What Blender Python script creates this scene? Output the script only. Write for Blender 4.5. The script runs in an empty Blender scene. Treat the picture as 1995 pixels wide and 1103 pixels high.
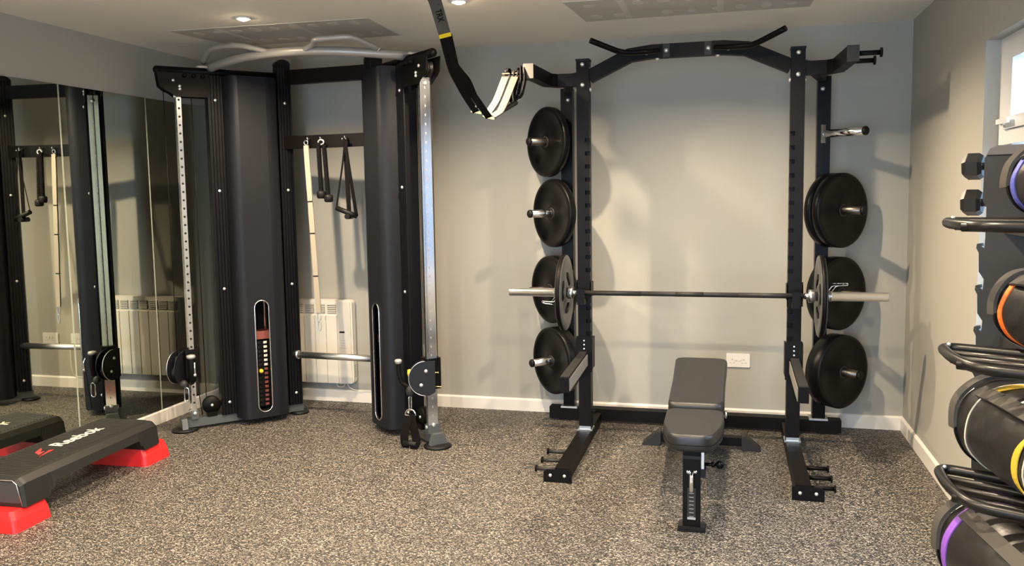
import bpy, bmesh, math, random
from mathutils import Vector, Matrix
random.seed(7)
PI = math.pi
scene = bpy.context.scene
COL = scene.collection

# ------------------------------------------------------------------ materials
def new_mat(name):
    m = bpy.data.materials.new(name); m.use_nodes = True
    return m, m.node_tree.nodes, m.node_tree.links, m.node_tree.nodes['Principled BSDF']

def mat(name, col, rough=.5, metal=0.0, bump=0.0, bscale=200, var=0.0, vscale=6, spec=None, coat=0.0, aniso=0.0):
    m, N, L, b = new_mat(name)
    b.inputs['Base Color'].default_value = (*col, 1)
    b.inputs['Roughness'].default_value = rough
    b.inputs['Metallic'].default_value = metal
    if spec is not None: b.inputs['Specular IOR Level'].default_value = spec
    if coat: b.inputs['Coat Weight'].default_value = coat; b.inputs['Coat Roughness'].default_value = .15
    tc = N.new('ShaderNodeTexCoord')
    if var:
        n = N.new('ShaderNodeTexNoise'); n.inputs['Scale'].default_value = vscale; n.inputs['Detail'].default_value = 4
        L.new(tc.outputs['Object'], n.inputs['Vector'])
        mp = N.new('ShaderNodeMapRange')
        mp.inputs['To Min'].default_value = 1 - var; mp.inputs['To Max'].default_value = 1 + var
        L.new(n.outputs['Fac'], mp.inputs['Value'])
        vm = N.new('ShaderNodeVectorMath'); vm.operation = 'SCALE'; vm.inputs[0].default_value = col
        L.new(mp.outputs['Result'], vm.inputs['Scale']); L.new(vm.outputs['Vector'], b.inputs['Base Color'])
    if bump:
        n = N.new('ShaderNodeTexNoise'); n.inputs['Scale'].default_value = bscale; n.inputs['Detail'].default_value = 3
        L.new(tc.outputs['Object'], n.inputs['Vector'])
        bp = N.new('ShaderNodeBump'); bp.inputs['Strength'].default_value = bump; bp.inputs['Distance'].default_value = .002
        L.new(n.outputs['Fac'], bp.inputs['Height']); L.new(bp.outputs['Normal'], b.inputs['Normal'])
    return m

def emis(name, col, s):
    m, N, L, b = new_mat(name)
    b.inputs['Base Color'].default_value = (0, 0, 0, 1)
    b.inputs['Emission Color'].default_value = (*col, 1); b.inputs['Emission Strength'].default_value = s
    return m

M = {}
M['wall'] = mat('wall_paint', (.385, .374, .334), .75, bump=.15, bscale=260, var=.025, vscale=1.5)
M['ceiling'] = mat('ceiling_paint', (.90, .86, .765), .9, bump=.1, bscale=200)
M['board'] = mat('bare_plasterboard', (.53, .505, .455), .95, var=.05, vscale=4)
M['filler'] = mat('joint_filler', (.64, .61, .55), .95)
M['trim'] = mat('white_gloss_trim', (.80, .76, .70), .35)
M['upvc'] = mat('white_upvc', (.82, .82, .82), .3)
M['black'] = mat('black_powder_coat', (.0045, .0038, .0034), .45, bump=.12, bscale=500, spec=.13)
M['blackgloss'] = mat('black_gloss_paint', (.003, .003, .0035), .3, spec=.12)
M['post'] = mat('black_ribbed_extrusion', (.004, .004, .005), .38, spec=.2)
M['shroud'] = mat('charcoal_shroud', (.0095, .0105, .0135), .45, bump=.2, bscale=350, spec=.24)
M['gun'] = mat('gunmetal_paint', (.022, .021, .020), .5, bump=.15, bscale=400, spec=.3)
M['traytube'] = mat('dark_tube_paint', (.009, .0085, .008), .33, metal=.3)
M['beam'] = mat('grey_satin_beam', (.10, .11, .115), .4, metal=.3)
M['darksteel'] = mat('dark_steel', (.16, .14, .12), .35, metal=1.0)  # darker steel for most plate pegs and the column cap
M['capgrey'] = mat('grey_end_cap', (.08, .075, .065), .6)
M['fence'] = mat('weathered_boards', (.13, .155, .20), .8, var=.15, vscale=3)
M['ground'] = mat('gravel', (.15, .14, .13), .9)
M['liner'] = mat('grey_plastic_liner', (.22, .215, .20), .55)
M['chrome'] = mat('chrome', (.78, .78, .78), .16, metal=1.0)
M['brushed'] = mat('brushed_steel', (.72, .72, .72), .33, metal=1.0)
M['rail'] = mat('galvanised_rail', (.82, .84, .87), .2, metal=1.0)
M['silver'] = mat('silver_paint', (.42, .40, .37), .42, metal=.35)
M['bolt'] = mat('zinc_bolt', (.75, .75, .73), .3, metal=.7)
M['hole'] = mat('hole_dark', (.004, .004, .004), .8)  # shade inside holes put into the colour; also the heater display
M['rubber'] = mat('black_rubber', (.006, .006, .006), .5, bump=.1, bscale=300, spec=.25)
M['plate'] = mat('bumper_rubber', (.004, .004, .004), .36, spec=.22)
M['irongrey'] = mat('grey_cast_plate', (.12, .12, .12), .34, metal=.4, bump=.25, bscale=250)
M['vinyl'] = mat('black_vinyl', (.011, .011, .012), .38, bump=.25, bscale=420, var=.08)
M['web'] = mat('black_webbing', (.006, .005, .005), .8, bump=.4, bscale=700, spec=.1)
M['tan'] = mat('cream_webbing', (.058, .042, .027), .7, bump=.3, bscale=700)
M['tanstick'] = mat('cream_strap', (.40, .355, .28), .6)
M['taupe'] = mat('grey_label_webbing', (.075, .066, .056), .8, bump=.3, bscale=600)
M['yellow'] = mat('yellow_tab', (.85, .60, .02), .55)
M['pinyellow'] = mat('yellow_plastic', (.85, .52, .03), .35)
M['gold'] = mat('brass_buckle', (.75, .60, .25), .3, metal=.9)
M['red'] = mat('red_plastic', (.78, .020, .022), .42)
M['redprint'] = mat('red_print', (.60, .03, .03), .6)
M['whiteprint'] = mat('cream_print', (.80, .75, .62), .6)
M['step'] = mat('black_step_plastic', (.0105, .010, .009), .5, bump=.2, bscale=500)
M['stepend'] = mat('grey_step_end', (.045, .047, .050), .45)
M['heater'] = mat('heater_enamel', (.78, .74, .65), .35)
M['grille'] = mat('heater_grille', (.38, .37, .33), .5)
M['bag'] = mat('bag_vinyl', (.010, .009, .008), .34, bump=.5, bscale=30, spec=.5)
M['bagweb'] = mat('bag_webbing', (.045, .040, .034), .75, bump=.4, bscale=500)
M['orange'] = mat('orange_band', (.85, .16, .02), .5)
M['purple'] = mat('purple_band', (.20, .07, .42), .5)
M['blue'] = mat('blue_band', (.08, .09, .36), .5)
M['gold_band'] = mat('yellow_band', (.55, .36, .03), .5)
M['piping'] = mat('pale_piping', (.50, .46, .36), .5)
M['socket'] = mat('socket_white', (.78, .76, .72), .3)
M['hex'] = mat('hex_rubber', (.014, .013, .012), .34)
M['pinkplate'] = mat('stack_red', (.22, .06, .045), .5)
M['greenplate'] = mat('stack_green', (.05, .13, .07), .5)
M['mirror_edge'] = mat('polished_glass_edge', (.42, .46, .38), .3)
m, N, L, b = new_mat('mirror_glass')
b.inputs['Base Color'].default_value = (.70, .73, .64, 1); b.inputs['Metallic'].default_value = 1; b.inputs['Roughness'].default_value = .012
M['mirror'] = m
M['lamp'] = emis('lamp_glow', (1.0, .78, .50), 170)
# window glass: clear with a little reflection
m, N, L, b = new_mat('window_glass')
N.remove(b); out = N['Material Output']
tr = N.new('ShaderNodeBsdfTransparent'); tr.inputs['Color'].default_value = (.93, .96, .97, 1)
gl = N.new('ShaderNodeBsdfGlossy'); gl.inputs['Roughness'].default_value = .02
mx = N.new('ShaderNodeMixShader'); mx.inputs[0].default_value = .08
L.new(tr.outputs[0], mx.inputs[1]); L.new(gl.outputs[0], mx.inputs[2]); L.new(mx.outputs[0], out.inputs[0])
M['glass'] = m

# rubber floor with fleck chips
m, N, L, b = new_mat('speckled_rubber_floor')
tc = N.new('ShaderNodeTexCoord')
def chips(scale, thr, seed, stretch):
    mp = N.new('ShaderNodeMapping'); mp.inputs['Location'].default_value = (seed, seed * 2.3, 0)
    mp.inputs['Scale'].default_value = (1, stretch, 1); mp.inputs['Rotation'].default_value = (0, 0, seed)
    L.new(tc.outputs['Object'], mp.inputs['Vector'])
    nz = N.new('ShaderNodeTexNoise'); nz.inputs['Scale'].default_value = 60; nz.inputs['Detail'].default_value = 1
    L.new(mp.outputs[0], nz.inputs['Vector'])
    ad = N.new('ShaderNodeVectorMath'); ad.operation = 'MULTIPLY_ADD'
    ad.inputs[1].default_value = (.022, .022, 0); L.new(nz.outputs['Color'], ad.inputs[0]); L.new(mp.outputs[0], ad.inputs[2])
    v = N.new('ShaderNodeTexVoronoi'); v.voronoi_dimensions = '2D'; v.inputs['Scale'].default_value = scale
    v.inputs['Randomness'].default_value = 1
    L.new(ad.outputs[0], v.inputs['Vector'])
    # only some cells hold a chip, each its own size
    sp = N.new('ShaderNodeSeparateColor'); L.new(v.outputs['Color'], sp.inputs[0])
    t = N.new('ShaderNodeMath'); t.operation = 'MULTIPLY'; t.inputs[1].default_value = thr; L.new(sp.outputs[0], t.inputs[0])
    lt = N.new('ShaderNodeMath'); lt.operation = 'LESS_THAN'; L.new(v.outputs['Distance'], lt.inputs[0]); L.new(t.outputs[0], lt.inputs[1])
    return lt, sp
c1, s1 = chips(84, .46, .3, 1.7)
c2, s2 = chips(112, .40, 1.9, 1.9)
mxx = N.new('ShaderNodeMath'); mxx.operation = 'MAXIMUM'; L.new(c1.outputs[0], mxx.inputs[0]); L.new(c2.outputs[0], mxx.inputs[1])
cr = N.new('ShaderNodeValToRGB'); L.new(s1.outputs[1], cr.inputs[0])
cr.color_ramp.elements[0].position = 0; cr.color_ramp.elements[0].color = (.11, .10, .085, 1)
cr.color_ramp.elements[1].position = 1; cr.color_ramp.elements[1].color = (.43, .39, .335, 1)
bn = N.new('ShaderNodeTexNoise'); bn.inputs['Scale'].default_value = 180; L.new(tc.outputs['Object'], bn.inputs['Vector'])
br = N.new('ShaderNodeValToRGB'); L.new(bn.outputs['Fac'], br.inputs[0])
br.color_ramp.elements[0].position = .35; br.color_ramp.elements[0].color = (.008, .0075, .007, 1)
br.color_ramp.elements[1].position = .7; br.color_ramp.elements[1].color = (.021, .0198, .0185, 1)
mix = N.new('ShaderNodeMix'); mix.data_type = 'RGBA'
L.new(mxx.outputs[0], mix.inputs[0]); L.new(br.outputs[0], mix.inputs[6]); L.new(cr.outputs[0], mix.inputs[7])
# tile joints, 1 m tiles
sx = N.new('ShaderNodeSeparateXYZ'); L.new(tc.outputs['Object'], sx.inputs[0])
def joint(o, off):
    a = N.new('ShaderNodeMath'); a.operation = 'ADD'; a.inputs[1].default_value = 20 + off; L.new(o, a.inputs[0])
    f = N.new('ShaderNodeMath'); f.operation = 'FRACT'; L.new(a.outputs[0], f.inputs[0])
    l = N.new('ShaderNodeMath'); l.operation = 'LESS_THAN'; l.inputs[1].default_value = .003; L.new(f.outputs[0], l.inputs[0])
    return l
jx, jy = joint(sx.outputs[0], .14), joint(sx.outputs[1], .45)
jm = N.new('ShaderNodeMath'); jm.operation = 'MAXIMUM'; L.new(jx.outputs[0], jm.inputs[0]); L.new(jy.outputs[0], jm.inputs[1])
jk = N.new('ShaderNodeMath'); jk.operation = 'MULTIPLY'; jk.inputs[1].default_value = .6; L.new(jm.outputs[0], jk.inputs[0])
mix2 = N.new('ShaderNodeMix'); mix2.data_type = 'RGBA'; mix2.inputs[7].default_value = (.02, .02, .02, 1)
L.new(jk.outputs[0], mix2.inputs[0]); L.new(mix.outputs[2], mix2.inputs[6])
L.new(mix2.outputs[2], b.inputs['Base Color'])
b.inputs['Roughness'].default_value = .55; b.inputs['Specular IOR Level'].default_value = .35
bp = N.new('ShaderNodeBump'); bp.inputs['Strength'].default_value = .25; bp.inputs['Distance'].default_value = .002
L.new(bn.outputs['Fac'], bp.inputs['Height']); L.new(bp.outputs['Normal'], b.inputs['Normal'])
M['floor'] = m

# ------------------------------------------------------------------ mesh builder
def V(*a): return Vector(a)
def perp(d):
    a = V(0, 0, 1) if abs(d.z) < .9 else V(1, 0, 0)
    x = d.cross(a).normalized(); return x, d.cross(x).normalized()

class MB:
    def __init__(s, T=None): s.bm = bmesh.new(); s.T = T or (lambda p: V(*p)); s.mi = 0
    def mat(s, i): s.mi = i; return s
    def _f(s, vs, smooth=False):
        try: f = s.bm.faces.new(vs)
        except ValueError: return None
        f.material_index = s.mi; f.smooth = smooth; return f
    def v(s, p): return s.bm.verts.new(s.T(tuple(p)))
    def hexa(s, P, smooth=False):
        vs = [s.v(p) for p in P]
        for q in ((0,3,2,1),(4,5,6,7),(0,1,5,4),(1,2,6,5),(2,3,7,6),(3,0,4,7)): s._f([vs[i] for i in q], smooth)
        return s
    def box(s, x0, x1, y0, y1, z0, z1, bev=0):
        if bev:
            return s.rprism([(x0,y0),(x1,y0),(x1,y1),(x0,y1)], z0, z1, bev)
        return s.hexa([(x0,y0,z0),(x1,y0,z0),(x1,y1,z0),(x0,y1,z0),(x0,y0,z1),(x1,y0,z1),(x1,y1,z1),(x0,y1,z1)])
    def bar(s, p0, p1, w, h, up=(0,0,1)):
        """rectangular bar from p0 to p1, w across, h along up"""
        p0, p1 = V(*p0), V(*p1); d = (p1-p0).normalized(); u = V(*up)
        sd = d.cross(u).normalized(); u = sd.cross(d).normalized()
        P = []
        for p in (p0, p1):
            for a, b_ in ((-1,-1),(1,-1),(1,1),(-1,1)): P.append(p+sd*a*w/2+u*b_*h/2)
        return s.hexa(P)
    def barpath(s, pts, w, h, up=(0,0,1)):
        pts = [V(*p) for p in pts]; rings = []
        for i, p in enumerate(pts):
            d = (pts[min(i+1, len(pts)-1)]-pts[max(i-1, 0)]).normalized(); u = V(*up)
            sd = d.cross(u).normalized(); uu = sd.cross(d).normalized(); k = 1
            if 0 < i < len(pts)-1:
                c = (pts[i+1]-pts[i]).normalized().dot((pts[i]-pts[i-1]).normalized()); k = 1/math.sqrt(max(.2, (1+c)/2))
                # widen in the bend plane only
            kw = k if s_turn(pts, i, sd) else 1; kh = k if s_turn(pts, i, uu) else 1
            rings.append([s.v(p+sd*a*w/2*kw+uu*b_*h/2*kh) for a, b_ in ((-1,-1),(1,-1),(1,1),(-1,1))])
        for a, b_ in zip(rings, rings[1:]):
            for i in range(4): s._f([a[i], a[(i+1)%4], b_[(i+1)%4], b_[i]])
        s._f(rings[0][::-1]); s._f(rings[-1]); return s
    def cyl(s, p0, p1, r, seg=20, r1=None, caps=True, smooth=True):
        p0, p1 = V(*p0), V(*p1); d = (p1-p0).normalized(); x, y = perp(d); r1 = r if r1 is None else r1
        A = []; B = []
        for i in range(seg):
            c, sn = math.cos(2*PI*i/seg), math.sin(2*PI*i/seg)
            A.append(s.v(p0+(x*c+y*sn)*r)); B.append(s.v(p1+(x*c+y*sn)*r1))
        for i in range(seg): s._f([A[i], A[(i+1)%seg], B[(i+1)%seg], B[i]], smooth)
        if caps: s._f(A[::-1]); s._f(B)
        return s
    def lathe(s, o, axis, prof, seg=40, smooth=True, closed=False):
        """prof: (distance along axis, radius)"""
        o = V(*o); d = V(*axis).normalized(); x, y = perp(d); R = []
        for t, r in prof:
            if r < 1e-6: R.append([s.v(o+d*t)]); continue
            R.append([s.v(o+d*t+(x*math.cos(2*PI*i/seg)+y*math.sin(2*PI*i/seg))*r) for i in range(seg)])
        pr = list(zip(R, R[1:]))
        if closed: pr.append((R[-1], R[0]))
        for a, b_ in pr:
            for i in range(seg):
                j = (i+1) % seg
                if len(a) == 1 and len(b_) == 1: continue
                if len(a) == 1: s._f([a[0], b_[j], b_[i]], smooth)
                elif len(b_) == 1: s._f([a[i], a[j], b_[0]], smooth)
                else: s._f([a[i], a[j], b_[j], b_[i]], smooth)
        return s
    def tube(s, pts, r, seg=14, closed=False, smooth=True, rz=None):
        pts = [V(*p) for p in pts]; n = len(pts); R = []
        px = None
        for i, p in enumerate(pts):
            a = pts[i-1] if (i or closed) else p; b_ = pts[(i+1) % n] if (i < n-1 or closed) else p
            d = (b_-a).normalized()
            if px is None: x, y = perp(d)
            else:
                x = (px-d*px.dot(d)).normalized(); y = d.cross(x)
            px = x; rr = r[i] if isinstance(r, (list, tuple)) else r
            R.append([s.v(p+(x*math.cos(2*PI*k/seg)+y*math.sin(2*PI*k/seg))*rr) for k in range(seg)])
        pr = list(zip(R, R[1:]))
        for a, b_ in pr:
            for k in range(seg): s._f([a[k], a[(k+1)%seg], b_[(k+1)%seg], b_[k]], smooth)
        if closed:
            a, b_ = R[-1], R[0]
            best = min(range(seg), key=lambda q: sum((a[k].co-b_[(k+q)%seg].co).length for k in range(seg)))
            for k in range(seg): s._f([a[k], a[(k+1)%seg], b_[(k+1+best)%seg], b_[(k+best)%seg]], smooth)
        else: s._f(R[0][::-1]); s._f(R[-1])
        return s
    def band(s, pts, w, t, side):
        """flat strap along pts, w wide along `side` (vector or list), t thick"""
        pts = [V(*p) for p in pts]; R = []
        for i, p in enumerate(pts):
            d = (pts[min(i+1, len(pts)-1)]-pts[max(i-1, 0)]).normalized()
            sd = V(*(side[i] if isinstance(side[0], (tuple, list, Vector)) else side)); sd = (sd-d*sd.dot(d)).normalized(); n = d.cross(sd)
            ww = w[i] if isinstance(w, (list, tuple)) else w
            R.append([s.v(p+sd*a*ww/2+n*b_*t/2) for a, b_ in ((-1,-1),(1,-1),(1,1),(-1,1))])
        for a, b_ in zip(R, R[1:]):
            for i in range(4): s._f([a[i], a[(i+1)%4], b_[(i+1)%4], b_[i]], False)
        s._f(R[0][::-1]); s._f(R[-1]); return s
    def prism(s, poly, a0, a1, T2):
        """poly of 2D points, extruded from a0 to a1; T2(u, v, a) -> xyz"""
        A = [s.v(T2(u, v_, a0)) for u, v_ in poly]; B = [s.v(T2(u, v_, a1)) for u, v_ in poly]; n = len(poly)
        s._f(A[::-1]); s._f(B)
        for i in range(n): s._f([A[i], A[(i+1)%n], B[(i+1)%n], B[i]])
        return s
    def rprism(s, poly, z0, z1, r, n=3):
        pts = rounded(poly, r, n)
        return s.prism(pts, z0, z1, lambda u, v_, a: (u, v_, a))
    def sphere(s, c, r, sc=(1,1,1), seg=18):
        rings = []
        for i in range(1, seg//2):
            th = PI*i/(seg//2)
            rings.append([s.v((c[0]+r*sc[0]*math.sin(th)*math.cos(2*PI*k/seg), c[1]+r*sc[1]*math.sin(th)*math.sin(2*PI*k/seg), c[2]+r*sc[2]*math.cos(th))) for k in range(seg)])
        t = s.v((c[0], c[1], c[2]+r*sc[2])); b_ = s.v((c[0], c[1], c[2]-r*sc[2]))
        for a, q in zip(rings, rings[1:]):
            for k in range(seg): s._f([a[k], q[k], q[(k+1)%seg], a[(k+1)%seg]], True)
        for k in range(seg):
            s._f([t, rings[0][k], rings[0][(k+1)%seg]], True); s._f([b_, rings[-1][(k+1)%seg], rings[-1][k]], True)
        return s
    def build(s, name, mats, parent=None, bevel=0, seg=2):
        if bevel:
            es = [e for e in s.bm.edges if len(e.link_faces) == 2 and e.calc_face_angle(0) > .6]
            try: bmesh.ops.bevel(s.bm, geom=es, offset=bevel, segments=seg, affect='EDGES', profile=.6, clamp_overlap=True)
            except Exception: pass
        bmesh.ops.recalc_face_normals(s.bm, faces=s.bm.faces[:])
        me = bpy.data.meshes.new(name)
        s.bm.to_mesh(me); s.bm.free()
        if not isinstance(mats, (list, tuple)): mats = [mats]
        for q in mats: me.materials.append(q)
        o = bpy.data.objects.new(name, me); COL.objects.link(o)
        if parent is not None:
            o.parent = parent
            me.transform(root_world(parent).inverted())
        return o

def s_turn(pts, i, ax):
    if i == 0 or i == len(pts)-1: return False
    a = (pts[i]-pts[i-1]).normalized(); b_ = (pts[i+1]-pts[i]).normalized(); d = b_-a
    return d.length > 1e-4 and abs(d.normalized().dot(ax)) > .6

def rounded(poly, r, n=3):
    out = []; k = len(poly)
    for i in range(k):
        a, p, q = V(*poly[i-1]), V(*poly[i]), V(*poly[(i+1) % k])
        d0 = (a-p); d1 = (q-p); rr = min(r, d0.length*.49, d1.length*.49)
        s0 = p+d0.normalized()*rr; s1 = p+d1.normalized()*rr
        for j in range(n+1):
            t = j/n; out.append(tuple((s0*(1-t)**2+p*2*t*(1-t)+s1*t*t)))
    return out

WORLD = {}
def root_world(o): return WORLD.get(o.name, Matrix.Identity(4))

def thing(name, label, cat, loc=(0,0,0), rz=0, group=None):
    o = bpy.data.objects.new(name, None); o.empty_display_size = .05; COL.objects.link(o)
    o.location = loc; o.rotation_euler = (0, 0, rz)
    WORLD[o.name] = Matrix.Translation(Vector(loc)) @ Matrix.Rotation(rz, 4, 'Z')
    o['label'] = label; o['category'] = cat
    if group: o['group'] = group
    return o
def tag(o, label, cat, group=None):
    o['label'] = label; o['category'] = cat
    if group: o['group'] = group
    return o
def center_origin(o):
    """give a one-mesh thing an origin at its own base"""
    xs = [v.co for v in o.data.vertices]
    c = Vector((sum(v.x for v in xs)/len(xs), sum(v.y for v in xs)/len(xs), min(v.z for v in xs)))
    o.data.transform(Matrix.Translation(-c)); o.location = c; return o
def sub(o, parent):  # sub-part: o was built in world space, its parent part sits at the thing's origin
    o.parent = parent
    p = parent
    while p.parent is not None: p = p.parent
    o.data.transform(root_world(p).inverted()); return o
def struct(o): o['kind'] = 'structure'; return o
def dup(root, loc, rz=0, label=None, group=None):
    r = root.copy(); COL.objects.link(r); r.location = loc; r.rotation_euler = (0, 0, rz)
    if label: r['label'] = label
    if group: r['group'] = group
    for ch in list(root.children):
        c = ch.copy(); COL.objects.link(c); c.parent = r
        for g in ch.children:
            d = g.copy(); COL.objects.link(d); d.parent = c
    return r
def text_mesh(name, body, size, depth, m, Tm, parent, shear=0, bold=0):
    cu = bpy.data.curves.new('tmp_text', 'FONT'); cu.body = body; cu.size = size; cu.extrude = depth; cu.shear = shear
    cu.offset = bold; cu.align_x = 'CENTER'; cu.align_y = 'CENTER'
    to = bpy.data.objects.new('tmp_text', cu); COL.objects.link(to)
    dg = bpy.context.evaluated_depsgraph_get()
    me = bpy.data.meshes.new_from_object(to.evaluated_get(dg))
    bpy.data.objects.remove(to); bpy.data.curves.remove(cu)
    me.name = name; me.transform(Tm); me.materials.clear(); me.materials.append(m)
    o = bpy.data.objects.new(name, me); COL.objects.link(o)
    o.parent = parent; p = parent
    while p.parent is not None: p = p.parent
    me.transform(root_world(p).inverted())
    return o
def basis(o, x, y, z):
    return Matrix(((x[0],y[0],z[0],o[0]),(x[1],y[1],z[1],o[1]),(x[2],y[2],z[2],o[2]),(0,0,0,1)))

# ------------------------------------------------------------------ camera
CR = V(0.96655133, 0.25595298, -0.01632763); CU = V(-0.00818848, 0.0944264, 0.99549817); CW = V(-0.25634249, 0.96206638, -0.09336383)
cam = bpy.data.cameras.new('camera'); co = bpy.data.objects.new('camera', cam); COL.objects.link(co)
co.matrix_world = basis((0, 0, 1.53), CR, CU, -CW)
cam.sensor_fit = 'HORIZONTAL'; cam.sensor_width = 36; cam.lens = 1634.3*36/1995
cam.shift_x = (997.5-986.95)/1995; cam.shift_y = -(551.5-531.15)/1995; cam.clip_start = .05
scene.camera = co

# ------------------------------------------------------------------ room
XL, XR, YB, YF, H = -3.774, 1.068, 5.66, -1.9, 2.54
WY0, WY1, WZ0, WZ1 = 2.25, 4.12, .64, 2.157          # side window opening
struct(MB().box(XL-.12, XR+.25, YF-.2, YB+.12, -.08, 0).build('floor', M['floor']))
ceil = struct(MB().box(XL-.12, XR+.25, YF-.2, YB+.12, H, H+.1).build('ceiling', M['ceiling']))
struct(MB().box(XL-.12, XR+.25, YB, YB+.12, 0, H).build('wall_back', M['wall']))
struct(MB().box(XL-.12, XL, YF, YB, 0, H).build('wall_left', M['wall']))
wr = MB()
wr.box(XR, XR+.25, YF, WY0, 0, H).box(XR, XR+.25, WY1, YB, 0, H).box(XR, XR+.25, WY0, WY1, 0, WZ0).box(XR, XR+.25, WY0, WY1, WZ1, H)
struct(wr.build('wall_right', M['wall']))
wf = MB()                                              # unseen wall behind the camera; guessed door opening added for daylight
DX0, DX1, DZ1 = -1.9, .6, 2.1
wf.box(XL, DX0, YF-.2, YF, 0, H).box(DX1, XR, YF-.2, YF, 0, H).box(DX0, DX1, YF-.2, YF, DZ1, H)
struct(wf.build('wall_front', M['ceiling']))  # pale ceiling paint put on this unseen wall to bounce more light

def skirt(name, p0, p1, nrm):
    n = V(*nrm); prof = [(0,0),(.015,0),(.015,.078),(.011,.084),(.005,.088),(0,.089)]
    mb = MB(); p0, p1 = V(*p0), V(*p1)
    A = [mb.v(p0+n*a+V(0,0,z)) for a, z in prof]; B = [mb.v(p1+n*a+V(0,0,z)) for a, z in prof]
    for i in range(len(prof)):
        j = (i+1) % len(prof); mb._f([A[i], A[j], B[j], B[i]])
    mb._f(A[::-1]); mb._f(B)
    return struct(mb.build(name, M['trim']))
skirt('baseboard_back', (XL, YB, 0), (XR, YB, 0), (0, -1, 0))
skirt('baseboard_left', (XL, YF, 0), (XL, YB-.015, 0), (1, 0, 0))
skirt('baseboard_right', (XR, YF, 0), (XR, YB-.015, 0), (-1, 0, 0))

# ceiling patches of bare board with filler dabs over the fixings
def patch(x0, x1, y0, y1, taper, name):
    p = MB().prism([(x0, y0), (x1, y0+.05), (x1-.02, y1), (x0+taper, y1), (x0+.02, y0+.22)], H-.003, H+.001, lambda u, v_, a: (u, v_, a)).build(name, M['board'], ceil)
    struct(p)
    d = MB(); n = 9
    for i in range(n):
        x = x0+.12+(x1-x0-.24)*i/(n-1)
        for y in (y0+.13, y1-.12):
            if random.random() < .85:
                rx = random.uniform(.022, .04); ry = random.uniform(.03, .06)
                d.prism([(x+rx*math.cos(a*PI/7), y+ry*math.sin(a*PI/7)) for a in range(14)], H-.0042, H-.002, lambda u, v_, a: (u, v_, a))
    for x in (x0+.3, x0+.62*(x1-x0)):
        d.prism([(x-.018, y0+.05), (x+.018, y0+.05), (x+.018, y1-.03), (x-.018, y1-.03)], H-.004, H-.002, lambda u, v_, a: (u, v_, a))
    q = d.build('filler_dab', M['filler'], ceil); q.parent = p; q['kind'] = 'structure'
patch(-3.27, -2.00, 4.47, 5.06, .10, 'plasterboard_patch')
patch(-.87, .44, 4.50, 5.04, .04, 'plasterboard_patch')

# side window
w1 = bpy.data.objects.new('window_1', None); COL.objects.link(w1); w1['kind'] = 'structure'; WORLD[w1.name] = Matrix.Identity(4)
FX = XR+.060
f = MB(); fw = .085
f.box(FX, FX+.07, WY1-fw, WY1, WZ0, WZ1).box(FX, FX+.07, WY0, WY0+fw, WZ0, WZ1).box(FX, FX+.07, WY0+fw, WY1-fw, WZ1-.05, WZ1).box(FX, FX+.07, WY0+fw, WY1-fw, WZ0, WZ0+fw)
ymid = (WY0+WY1)/2
f.box(FX, FX+.07, ymid-.04, ymid+.04, WZ0+fw, WZ1-.05)
f.box(FX, FX+.07, WY0+fw, ymid-.04, 1.705, 1.765).box(FX, FX+.07, ymid+.04, WY1-fw, 1.705, 1.765)
for a, b_ in ((ymid+.04, WY1-fw), (WY0+fw, ymid-.04)):
    for q in ((a, a+.06, WZ0+fw, 1.705), (b_-.06, b_, WZ0+fw, 1.705), (a+.06, b_-.06, WZ0+fw, WZ0+fw+.05)): f.box(FX+.012, FX+.06, *q)
f.build('window_frame', M['upvc'], w1, bevel=.006)
for k, (a, b_) in enumerate(((ymid+.045, WY1-fw-.006), (WY0+fw+.006, ymid-.045))):
    s_ = MB(); z0, z1 = 1.768, WZ1-.053; sw = .11; sz = .05; X0 = FX-.012; X1 = FX+.05
    s_.box(X0, X1, a, a+sw, z0, z1).box(X0, X1, b_-sw, b_, z0, z1).box(X0, X1, a+sw, b_-sw, z0, z0+sz).box(X0, X1, a+sw, b_-sw, z1-sz, z1)
    so = s_.build('sash', M['upvc'], w1, bevel=.005)
    h = MB().box(X0-.012, X0, b_-.05, b_-.015, z0+.015, z0+.045).bar((X0-.022, b_-.035, z0+.03), (X0-.022, b_-.16, z0+.03), .012, .022).box(X0-.03, X0, b_-.045, b_-.02, z0+.02, z0+.04)
    sub(h.build('window_handle', M['upvc'], bevel=.003), so)
for (a, b_, z0, z1) in ((ymid+.10, WY1-fw-.06, 1.80, WZ1-.08), (WY0+fw+.06, ymid-.10, 1.80, WZ1-.08), (ymid+.04, WY1-fw, WZ0+fw, 1.70), (WY0+fw, ymid-.04, WZ0+fw, 1.70)):
    MB().box(FX+.03, FX+.036, a, b_, z0, z1).build('pane', M['glass'], w1)
sill = MB().box(XR-.028, FX+.01, WY0-.03, WY1+.03, WZ0-.022, WZ0)
sill.build('window_sill', M['trim'], w1, bevel=.006)

# outside: ground and a guessed weathered board fence, added to tame the window's brightness
struct(MB().box(XR+.3, 9, -8, 24, -.2, -.1).build('ground', M['ground']))
fe = thing('board_fence', 'pale grey boarded fence outside, guessed view through the window on the right', 'fence', (3.4, 8, -.1))
fb_ = MB(); y = -2.0
while y < 22:
    fb_.box(3.40, 3.42, y, y+.142, -.1, 2.35); y += .15
fb_.build('board_panel', M['fence'], fe)
fp_ = MB()
for z in (.3, 1.3, 2.3): fp_.box(3.42, 3.46, -2, 22, z, z+.09)
fp_.build('fence_rail', M['fence'], fe)

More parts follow.
